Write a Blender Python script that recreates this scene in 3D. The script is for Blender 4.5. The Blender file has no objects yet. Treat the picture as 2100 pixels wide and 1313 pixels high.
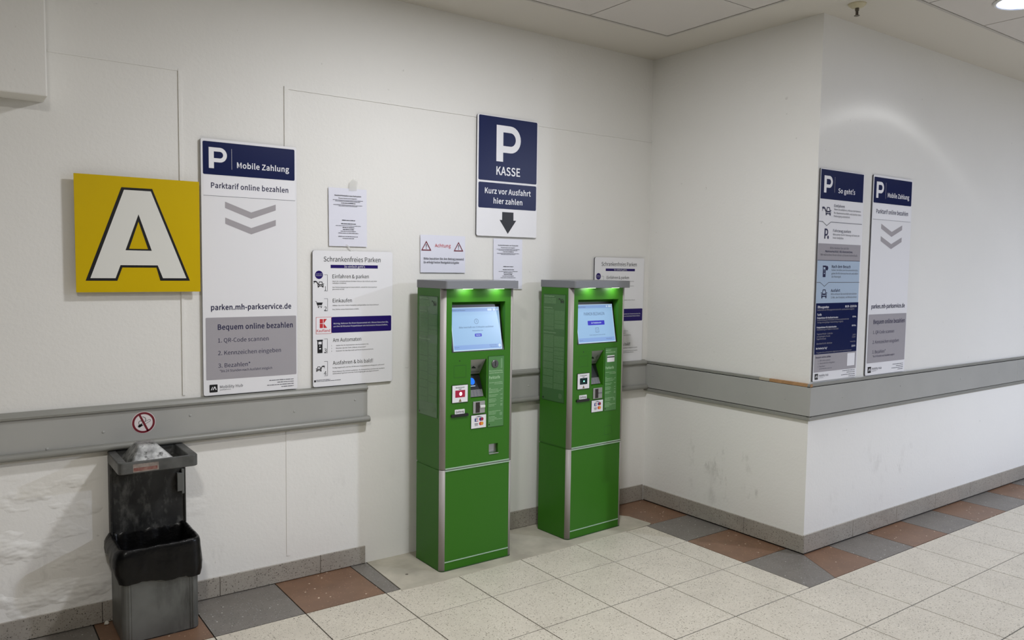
import bpy, math, random
from math import radians as R, sin, cos, pi
from mathutils import Vector, Matrix
from mathutils.geometry import tessellate_polygon

random.seed(7)
SC = bpy.context.scene
COL = SC.collection
H = 3.024            # ceiling height
YR = -1.271          # plane of the right-hand wall (the back wall is y = 0, the return wall x = 0)

# ------------------------------------------------------------------ camera
cam = bpy.data.cameras.new('camera')
cam.sensor_fit = 'HORIZONTAL'
cam.sensor_width = 36.0
cam.lens = 36.0 * 1612.4 / 2100.0
cam.clip_start = 0.05
camo = bpy.data.objects.new('camera', cam)
COL.objects.link(camo)
_p, _y, _r = R(-3.86467), R(35.98748), R(0.77775)
_F = Vector((sin(_y)*cos(_p), cos(_y)*cos(_p), sin(_p)))
_X = Vector((cos(_y), -sin(_y), 0.0))
_U = _X.cross(_F)
_Xr = cos(_r)*_X + sin(_r)*_U
_Ur = -sin(_r)*_X + cos(_r)*_U
_m = Matrix((_Xr, _Ur, -_F)).transposed().to_4x4()
_m.translation = Vector((-3.94325, -3.84025, 1.61762))
camo.matrix_world = _m
SC.camera = camo

# ------------------------------------------------------------------ world, lights, exposure
SC.view_settings.view_transform = 'Standard'
SC.view_settings.look = 'None'
SC.view_settings.gamma = 1.0
SC.view_settings.use_curve_mapping = False
SC.view_settings.exposure = 0.0
SC.cycles.use_denoising = True
SC.cycles.max_bounces = 8
SC.cycles.diffuse_bounces = 5
SC.cycles.sample_clamp_indirect = 6.0
SC.cycles.caustics_reflective = False
SC.cycles.caustics_refractive = False

W = bpy.data.worlds.new('hall_daylight')
SC.world = W
W.use_nodes = True
_bg = W.node_tree.nodes['Background']
_bg.inputs[0].default_value = (0.80, 0.90, 1.0, 1)
_bg.inputs[1].default_value = 0.02


LAMPS_AND_FILL = [(-1.85, -1.56, 44.0, (0.98, 0.99, 1.03)), (-4.1, -3.3, 47.0, (1.03, 1.0, 0.955)), (3.1, -5.8, 308.0, (0.88, 0.96, 1.17))]  # last entry is an added bluish fill standing in for daylight, not a lamp


def ceiling_lamp_or_fill(name, x, y, power, color=(1.0, 0.985, 0.95), size=0.26):
    """disk light at ceiling height, shining down"""
    l = bpy.data.lights.new(name, 'AREA')
    l.shape = 'DISK'
    l.size = size
    l.energy = power
    l.color = color
    o = bpy.data.objects.new(name, l)
    COL.objects.link(o)
    o.location = (x, y, H - 0.012)
    return o


def reflector_lamp(name, x, y, power, color, radius=0.03):
    """a narrow reflector downlight: strong straight down, weak sideways, with the bright rim of its reflector at 59 degrees"""
    l = bpy.data.lights.new(name, 'SPOT')
    l.energy = power
    l.color = color
    l.spot_size = R(176)
    l.spot_blend = 0.2
    l.shadow_soft_size = radius
    l.use_nodes = True
    nt = l.node_tree
    em = nt.nodes['Emission']
    tc = nt.nodes.new('ShaderNodeTexCoord')
    sep = nt.nodes.new('ShaderNodeSeparateXYZ')
    nt.links.new(tc.outputs['Normal'], sep.inputs[0])
    last = sep.outputs[2]
    for op, v in (('ABSOLUTE', None), ('ARCCOSINE', None), ('DIVIDE', pi/2)):
        nd = nt.nodes.new('ShaderNodeMath')
        nd.operation = op
        nt.links.new(last, nd.inputs[0])
        if v:
            nd.inputs[1].default_value = v
        last = nd.outputs[0]
    rp = nt.nodes.new('ShaderNodeValToRGB')
    nt.links.new(last, rp.inputs[0])
    stops = BEAM
    el = rp.color_ramp.elements
    while len(el) < len(stops):
        el.new(0.5)
    for e, (p, v) in zip(el, stops):
        e.position = p/90.0
        e.color = (v, v, v, 1)
    nt.links.new(rp.outputs[0], em.inputs['Strength'])
    o = bpy.data.objects.new(name, l)
    COL.objects.link(o)
    o.location = (x, y, H - 0.02)
    return o


BEAM = [(0, 0.45), (14, 0.40), (26, 0.26), (38, 0.13), (48, 0.085), (53, 0.09), (57, 0.14), (58.6, 0.25), (60, 0.24), (61.5, 0.15), (64, 0.06), (68, 0.02), (80, 0.008), (90, 0.0)]
for _x, _y, _w, _c in LAMPS_AND_FILL:
    ceiling_lamp_or_fill('lamp_or_fill_light', _x, _y, _w, _c)
reflector_lamp('reflector_lamp_light', 0.62, -2.02, 48, (0.97, 0.98, 1.0))


# ------------------------------------------------------------------ materials
def lin(c):
    return tuple(((v/255.0)/12.92 if v/255.0 <= 0.04045 else ((v/255.0+0.055)/1.055)**2.4) for v in c)


MATS = {}


class NT:
    """tiny helper for node trees"""
    def __init__(s, m):
        s.t = m.node_tree

    def n(s, typ, **kw):
        nd = s.t.nodes.new(typ)
        for k, v in kw.items():
            setattr(nd, k, v)
        return nd

    def l(s, a, b):
        s.t.links.new(a, b)

    def math(s, op, a, b=None):
        nd = s.n('ShaderNodeMath', operation=op)
        for i, v in enumerate((a, b)):
            if v is None:
                continue
            if isinstance(v, (int, float)):
                nd.inputs[i].default_value = v
            else:
                s.l(v, nd.inputs[i])
        return nd.outputs[0]

    def mix(s, fac, a, b):
        nd = s.n('ShaderNodeMix', data_type='RGBA')
        for i, v in ((0, fac), (6, a), (7, b)):
            if isinstance(v, (int, float)):
                nd.inputs[i].default_value = v
            elif isinstance(v, tuple):
                nd.inputs[i].default_value = v + (1,) if len(v) == 3 else v
            else:
                s.l(v, nd.inputs[i])
        return nd.outputs[2]

    def noise(s, vec, scale, detail=3.0, rough=0.55):
        nd = s.n('ShaderNodeTexNoise')
        nd.inputs['Scale'].default_value = scale
        nd.inputs['Detail'].default_value = detail
        nd.inputs['Roughness'].default_value = rough
        s.l(vec, nd.inputs['Vector'])
        return nd.outputs[0]

    def ramp(s, v, a, b):
        """0 at a, 1 at b"""
        nd = s.n('ShaderNodeMapRange')
        nd.inputs[1].default_value = a
        nd.inputs[2].default_value = b
        s.l(v, nd.inputs[0])
        return nd.outputs[0]


def mat(name, rgb, rough=0.5, metal=0.0, coat=0.0, spec=0.5, var=None, specks=(), bump=None, emit=None, alpha=None, dirt=None):
    if name in MATS:
        return MATS[name]
    m = bpy.data.materials.new(name)
    m.use_nodes = True
    k = NT(m)
    b = m.node_tree.nodes['Principled BSDF']
    base = lin(rgb)
    b.inputs['Base Color'].default_value = base + (1,)
    b.inputs['Roughness'].default_value = rough
    b.inputs['Metallic'].default_value = metal
    b.inputs['Specular IOR Level'].default_value = spec
    b.inputs['Coat Weight'].default_value = coat
    b.inputs['Coat Roughness'].default_value = 0.06
    tc = k.n('ShaderNodeTexCoord')
    vec = tc.outputs['Object']
    col = base
    if var:                                   # (scale, other colour, amount)
        f = k.math('MULTIPLY', k.ramp(k.noise(vec, var[0], 4.0), 0.36, 0.66), var[2])
        col = k.mix(f, col, lin(var[1]))
    if dirt:                                  # streaky grime: (scale xyz, colour, lo, hi)
        mp = k.n('ShaderNodeMapping')
        mp.inputs['Scale'].default_value = dirt[0]
        k.l(vec, mp.inputs[0])
        f = k.ramp(k.noise(mp.outputs[0], 1.0, 6.0, 0.65), dirt[2], dirt[3])
        col = k.mix(f, col, lin(dirt[1]))
    for sc, thr, keep, c2 in specks:          # terrazzo chips
        v = k.n('ShaderNodeTexVoronoi')
        v.inputs['Scale'].default_value = sc
        k.l(vec, v.inputs['Vector'])
        hit = k.math('LESS_THAN', v.outputs['Distance'], thr)
        sp = k.n('ShaderNodeSeparateColor')
        k.l(v.outputs['Color'], sp.inputs[0])
        rnd = k.math('GREATER_THAN', sp.outputs[0], keep)
        col = k.mix(k.math('MULTIPLY', hit, rnd), col, lin(c2))
    if not isinstance(col, tuple):
        k.l(col, b.inputs['Base Color'])
    if bump:                                  # (scale, strength, distance)
        bp = k.n('ShaderNodeBump')
        bp.inputs['Strength'].default_value = bump[1]
        bp.inputs['Distance'].default_value = bump[2]
        k.l(k.noise(vec, bump[0], 5.0), bp.inputs['Height'])
        k.l(bp.outputs[0], b.inputs['Normal'])
    if emit:
        b.inputs['Emission Color'].default_value = lin(emit[0]) + (1,)
        b.inputs['Emission Strength'].default_value = emit[1]
    if alpha is not None:
        b.inputs['Alpha'].default_value = alpha
    MATS[name] = m
    return m


def wall_mat(name, lumps=False, scuffs=None):
    """off-white painted plaster; scuffs = list of (x0, x1, z0, z1, amount) areas of rubbed grey marks, u along the wall"""
    m = bpy.data.materials.new(name)
    m.use_nodes = True
    k = NT(m)
    b = m.node_tree.nodes['Principled BSDF']
    b.inputs['Roughness'].default_value = 0.55
    b.inputs['Specular IOR Level'].default_value = 0.35
    tc = k.n('ShaderNodeTexCoord')
    vec = tc.outputs['Object']
    sep = k.n('ShaderNodeSeparateXYZ')
    k.l(vec, sep.inputs[0])
    col = k.mix(k.math('MULTIPLY', k.ramp(k.noise(vec, 0.9, 5.0), 0.35, 0.7), 0.5), lin((228, 227, 223)), lin((221, 220, 215)))
    col = k.mix(k.ramp(sep.outputs[2], 0.80, 0.77), col, k.mix(0.5, col, lin((246, 245, 241))))       # lighter below the rail: light on the lower walls put into the colour
    tiny = k.ramp(k.noise(vec, 26.0, 2.0), 0.735, 0.76)
    col = k.mix(k.math('MULTIPLY', tiny, 0.25), col, lin((150, 146, 138)))
    for u0, u1, z0, z1, amt, along, scl in (scuffs or []):
        u = sep.outputs[along]
        w = 0.12
        f = k.ramp(u, u0-w, u0+w)
        f = k.math('MULTIPLY', f, k.ramp(u, u1+w, u1-w))
        f = k.math('MULTIPLY', f, k.ramp(sep.outputs[2], z0-0.06, z0+0.08))
        f = k.math('MULTIPLY', f, k.ramp(sep.outputs[2], z1+0.16, z1-0.16))
        mp = k.n('ShaderNodeMapping')
        mp.inputs['Scale'].default_value = (1.0, 1.0, 0.42)
        k.l(vec, mp.inputs[0])
        s1 = k.ramp(k.noise(mp.outputs[0], scl, 8.0, 0.72), 0.55, 0.72)
        s2 = k.ramp(k.noise(vec, 3.2, 2.0), 0.42, 0.62)
        f = k.math('MULTIPLY', f, k.math('MULTIPLY', s1, s2))
        col = k.mix(k.math('MULTIPLY', f, amt), col, lin((128, 124, 116)))
    k.l(col, b.inputs['Base Color'])
    hgt = k.math('MULTIPLY', k.noise(vec, 60.0, 3.0), 0.0009)
    hgt = k.math('ADD', hgt, k.math('MULTIPLY', k.noise(vec, 6.0, 3.0), 0.002))
    if lumps:
        f = k.ramp(sep.outputs[2], 0.78, 0.62)
        f = k.math('MULTIPLY', f, k.ramp(sep.outputs[0], -2.85, -3.25))
        mp = k.n('ShaderNodeMapping')
        mp.inputs['Scale'].default_value = (1.0, 1.0, 1.9)
        k.l(vec, mp.inputs[0])
        hgt = k.math('ADD', hgt, k.math('MULTIPLY', f, k.math('MULTIPLY', k.ramp(k.noise(mp.outputs[0], 4.6, 3.0, 0.5), 0.5, 0.74), 0.010)))
    bp = k.n('ShaderNodeBump')
    bp.inputs['Strength'].default_value = 1.0
    bp.inputs['Distance'].default_value = 1.0
    k.l(hgt, bp.inputs['Height'])
    k.l(bp.outputs[0], b.inputs['Normal'])
    MATS[name] = m
    return m


def printed_rows(name, rgb, ink):
    """a block of unreadably fine printed rows: dark broken lines on a plain ground (object coordinates, rows along y)"""
    m = mat(name, rgb, 0.4)
    k = NT(m)
    b = m.node_tree.nodes['Principled BSDF']
    tc = k.n('ShaderNodeTexCoord')
    sp = k.n('ShaderNodeSeparateXYZ')
    k.l(tc.outputs['Object'], sp.inputs[0])
    row = k.math('LESS_THAN', k.math('FRACT', k.math('DIVIDE', sp.outputs[2], 0.0062)), 0.42)
    mp = k.n('ShaderNodeMapping')
    mp.inputs['Scale'].default_value = (1, 120, 160)
    k.l(tc.outputs['Object'], mp.inputs[0])
    words = k.ramp(k.noise(mp.outputs[0], 1.0, 2.0), 0.40, 0.48)
    k.l(k.mix(k.math('MULTIPLY', k.math('MULTIPLY', row, words), 0.6), lin(rgb), lin(ink)), b.inputs['Base Color'])
    return m


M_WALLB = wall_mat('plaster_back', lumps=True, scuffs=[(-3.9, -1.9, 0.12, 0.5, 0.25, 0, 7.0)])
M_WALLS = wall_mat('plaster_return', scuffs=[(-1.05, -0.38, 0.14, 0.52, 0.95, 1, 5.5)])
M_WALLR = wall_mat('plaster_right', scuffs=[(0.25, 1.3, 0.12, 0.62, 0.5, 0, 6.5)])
M_CEIL = mat('ceiling_paint', (203, 199, 190), 0.8, spec=0.2, bump=(120, 0.08, 0.002))
M_CPAN = mat('ceiling_panel', (204, 200, 195), 0.85, spec=0.2, bump=(150, 0.15, 0.002))
M_CGAP = mat('ceiling_gap', (40, 38, 36), 0.9)
M_CEDGE = mat('ceiling_edge_profile', (178, 174, 168), 0.6)
M_WHITE = mat('terrazzo_white', (210, 203, 188), 0.34, spec=0.35, var=(5, (198, 191, 177), 0.7),
              specks=[(125, 0.34, 0.5, (176, 169, 154)), (88, 0.27, 0.74, (128, 121, 108)), (105, 0.28, 0.8, (226, 221, 208))])
M_BROWN = mat('terrazzo_brown', (128, 98, 77), 0.36, spec=0.4, var=(9, (112, 86, 68), 0.7),
              specks=[(75, 0.25, 0.72, (150, 118, 96)), (38, 0.17, 0.82, (205, 185, 165))])
M_GREY = mat('terrazzo_grey', (121, 116, 110), 0.36, spec=0.4, var=(9, (110, 106, 100), 0.7),
             specks=[(90, 0.26, 0.6, (146, 144, 141)), (110, 0.26, 0.72, (78, 76, 74)), (45, 0.15, 0.88, (205, 203, 198))])
M_CONC = mat('bare_concrete', (190, 184, 168), 0.7, spec=0.25, var=(3.5, (150, 145, 132), 0.85),
             specks=[(12, 0.10, 0.86, (96, 90, 80))], bump=(14, 0.3, 0.01))
M_GROUT = mat('grout', (34, 29, 24), 0.9)
M_PLINTH = mat('plinth_terrazzo', (168, 162, 152), 0.45, var=(6, (154, 148, 139), 0.7),
               specks=[(140, 0.34, 0.45, (132, 126, 117)), (100, 0.27, 0.72, (88, 83, 76))], dirt=((2, 2, 8), (128, 122, 114), 0.55, 0.85))
M_RAIL = mat('rail_grey', (167, 167, 163), 0.4, spec=0.4, var=(4, (160, 160, 156), 0.6))
M_RAIL2 = mat('rail_grey_strip', (140, 140, 134), 0.42, var=(5, (130, 130, 124), 0.6))
M_BLK = mat('black_gap', (18, 17, 16), 0.8)
M_WOOD = mat('bare_wood_edge', (170, 132, 92), 0.65, var=(20, (140, 104, 68), 0.8), bump=(60, 0.3, 0.004))
M_SWHITE = mat('sign_white', (230, 230, 233), 0.35, spec=0.3)
M_SEDGE = mat('sign_edge', (70, 70, 74), 0.5)
M_NAVY = mat('sign_navy', (15, 26, 72), 0.32, spec=0.22)
M_INK = mat('ink_black', (14, 14, 18), 0.4)
M_INKN = mat('ink_navy', (24, 22, 66), 0.4)
M_INKG = mat('ink_grey', (96, 96, 104), 0.5)
M_PRW = mat('print_white', (234, 234, 238), 0.35, spec=0.3)
M_GREYF = mat('print_grey', (163, 160, 165), 0.3, spec=0.3)
M_CHEV = mat('print_chevron', (166, 162, 166), 0.35, spec=0.3)
M_LBLUE = mat('print_light_blue', (172, 190, 210), 0.3, spec=0.3)
M_PURP = mat('print_purple', (34, 18, 98), 0.35, spec=0.25)
M_RED = mat('print_red', (196, 44, 48), 0.4)
M_DRED = mat('print_dark_red', (112, 22, 38), 0.4)
M_YEL = mat('sign_yellow', (202, 172, 4), 0.35, spec=0.25, var=(3, (197, 167, 6), 0.6))
M_LETW = mat('letter_white', (222, 222, 216), 0.35, coat=0.3)
M_PAPER = mat('paper_in_sleeve', (222, 223, 234), 0.3, spec=0.4, bump=(9, 0.12, 0.006))
M_TAPE = mat('clear_tape', (235, 235, 232), 0.15, coat=0.6, alpha=0.35)
M_GREEN = mat('kiosk_green', (51, 112, 20), 0.42, spec=0.3)
M_DGREEN = mat('kiosk_tariff_green', (70, 128, 62), 0.3, coat=0.5)
M_LGREEN = mat('kiosk_print_block', (104, 150, 100), 0.35, coat=0.4)
M_ALU = mat('brushed_aluminium', (166, 161, 157), 0.5, metal=0.1, spec=0.3)
M_CAP = mat('cap_grey', (124, 126, 130), 0.42, metal=0.15)
M_STEEL = mat('stainless_plate', (170, 170, 168), 0.35, metal=0.6)
M_BLACK = mat('black_plastic', (16, 17, 18), 0.3)
M_BIN = mat('bin_zinc', (112, 114, 112), 0.42, metal=0.35, var=(7, (88, 90, 88), 0.8), dirt=((9, 9, 2.2), (62, 62, 60), 0.52, 0.78))
M_BIND = mat('bin_soot', (52, 52, 51), 0.5, metal=0.15, var=(11, (26, 26, 26), 0.9), dirt=((16, 16, 7), (112, 112, 108), 0.52, 0.74))
M_ASH = mat('bin_ashtray_metal', (120, 121, 120), 0.45, metal=0.4, var=(26, (196, 197, 196), 0.85), dirt=((30, 30, 30), (66, 66, 64), 0.54, 0.66))
M_ASHF = mat('bin_ashtray_frame', (98, 99, 98), 0.42, metal=0.3, var=(12, (72, 73, 72), 0.9), dirt=((16, 16, 10), (132, 132, 130), 0.56, 0.8))
M_BAG = mat('black_bag_film', (7, 7, 8), 0.3, spec=0.28, bump=(26, 0.4, 0.008))
M_CREAM = mat('sprinkler_cream', (196, 188, 158), 0.5)
M_BRASS = mat('sprinkler_metal', (110, 104, 92), 0.4, metal=0.7)
M_RING = mat('lamp_ring', (210, 210, 206), 0.4)


def emissive(name, rgb, strength, blotch=None):
    m = mat(name, tuple(int(v*0.5) for v in rgb), 0.2, spec=0.4, emit=(rgb, strength))
    if blotch:
        k = NT(m)
        b = m.node_tree.nodes['Principled BSDF']
        tc = k.n('ShaderNodeTexCoord')
        f = k.ramp(k.noise(tc.outputs['Object'], blotch[0], 4.0), 0.38, 0.62)
        k.l(k.mix(f, lin(rgb), lin(blotch[1])), b.inputs['Emission Color'])
    return m


M_SCR = emissive('screen_light_blue', (164, 204, 243), 0.62)
M_SCRB = emissive('screen_bar_blue', (146, 182, 238), 0.62)
M_SCRW = emissive('screen_white', (205, 228, 250), 0.72)
M_SCRT = mat('screen_text', (60, 78, 110), 0.3)
M_SCRV = emissive('screen_button', (52, 48, 190), 0.75)
M_LAMP = emissive('lamp_glass', (222, 232, 255), 3.0, blotch=(38, (150, 170, 235)))
M_REDL = emissive('scanner_red', (170, 18, 58), 0.6)
M_REDH = emissive('scanner_red_core', (255, 215, 220), 2.2)
M_TEAL = emissive('scanner_teal_core', (150, 255, 225), 1.3)
M_TERB = emissive('terminal_blue', (30, 120, 250), 0.9)
M_TERP = emissive('terminal_pink', (230, 120, 190), 0.8)
M_LED = emissive('cap_led', (225, 255, 215), 4.0)


# ------------------------------------------------------------------ mesh helpers
class MB:
    def __init__(s):
        s.v, s.f, s.mi = [], [], []

    def add(s, vs, fs, mi=0):
        o = len(s.v)
        s.v += [tuple(v) for v in vs]
        s.f += [tuple(i+o for i in f) for f in fs]
        s.mi += [mi]*len(fs)
        return s

    def box(s, a, b, mi=0):
        x0, y0, z0 = a
        x1, y1, z1 = b
        return s.add([(x0, y0, z0), (x1, y0, z0), (x1, y1, z0), (x0, y1, z0), (x0, y0, z1), (x1, y0, z1), (x1, y1, z1), (x0, y1, z1)],
                     [(0, 3, 2, 1), (4, 5, 6, 7), (0, 1, 5, 4), (1, 2, 6, 5), (2, 3, 7, 6), (3, 0, 4, 7)], mi)

    def prism(s, pts, fn, a, b, mi=0):
        """closed outline pts (counter-clockwise) swept from a to b; fn(u, v, t) -> xyz"""
        n = len(pts)
        vs = [fn(u, v, a) for u, v in pts] + [fn(u, v, b) for u, v in pts]
        fs = [tuple(range(n-1, -1, -1)), tuple(range(n, 2*n))] + [(i, (i+1) % n, n+(i+1) % n, n+i) for i in range(n)]
        return s.add(vs, fs, mi)

    def lathe(s, prof, c, seg=32, mi=0, axis='z'):
        vs, fs = [], []
        for r, h in prof:
            for i in range(seg):
                a = 2*pi*i/seg
                if axis == 'z':
                    vs.append((c[0]+r*cos(a), c[1]+r*sin(a), c[2]+h))
                else:
                    vs.append((c[0]+r*cos(a), c[1]-h, c[2]+r*sin(a)))
        for j in range(len(prof)-1):
            for i in range(seg):
                k = (i+1) % seg
                fs.append((j*seg+i, j*seg+k, (j+1)*seg+k, (j+1)*seg+i))
        fs.append(tuple(range(seg)))
        fs.append(tuple((len(prof)-1)*seg+i for i in range(seg)))
        return s.add(vs, fs, mi)

    def build(s, name, mats, parent=None, smooth=False, bevel=0.0, loc=None, bseg=2):
        me = bpy.data.meshes.new(name)
        me.from_pydata(s.v, [], s.f)
        for m in (mats if isinstance(mats, (list, tuple)) else [mats]):
            me.materials.append(m)
        me.polygons.foreach_set('material_index', s.mi)
        if smooth:
            me.polygons.foreach_set('use_smooth', [True]*len(me.polygons))
        me.update()
        o = bpy.data.objects.new(name, me)
        COL.objects.link(o)
        import bmesh
        bm = bmesh.new()
        bm.from_mesh(me)
        bmesh.ops.recalc_face_normals(bm, faces=bm.faces)
        bm.to_mesh(me)
        bm.free()
        if parent:
            o.parent = parent
        if loc:
            o.location = loc
        if bevel:
            md = o.modifiers.new('edge', 'BEVEL')
            md.width = bevel
            md.segments = bseg
            md.limit_method = 'ANGLE'
            md.angle_limit = R(40)
        return o


def tag(o, label, cat, group=None, kind=None):
    if label:
        o['label'] = label
    if cat:
        o['category'] = cat
    if group:
        o['group'] = group
    if kind:
        o['kind'] = kind
    return o


def thing(name, label, cat, loc, rot=(0, 0, 0), group=None):
    o = bpy.data.objects.new(name, None)
    COL.objects.link(o)
    o.location = loc
    o.rotation_euler = rot
    o.empty_display_size = 0.1
    return tag(o, label, cat, group)


def struct(o):
    o['kind'] = 'structure'
    return o


def rrect(x0, y0, x1, y1, r, seg=5):
    p = []
    for cx, cy, a0 in ((x1-r, y0+r, -pi/2), (x1-r, y1-r, 0), (x0+r, y1-r, pi/2), (x0+r, y0+r, pi)):
        for i in range(seg+1):
            a = a0 + (pi/2)*i/seg
            p.append((cx+r*cos(a), cy+r*sin(a)))
    return p


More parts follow.
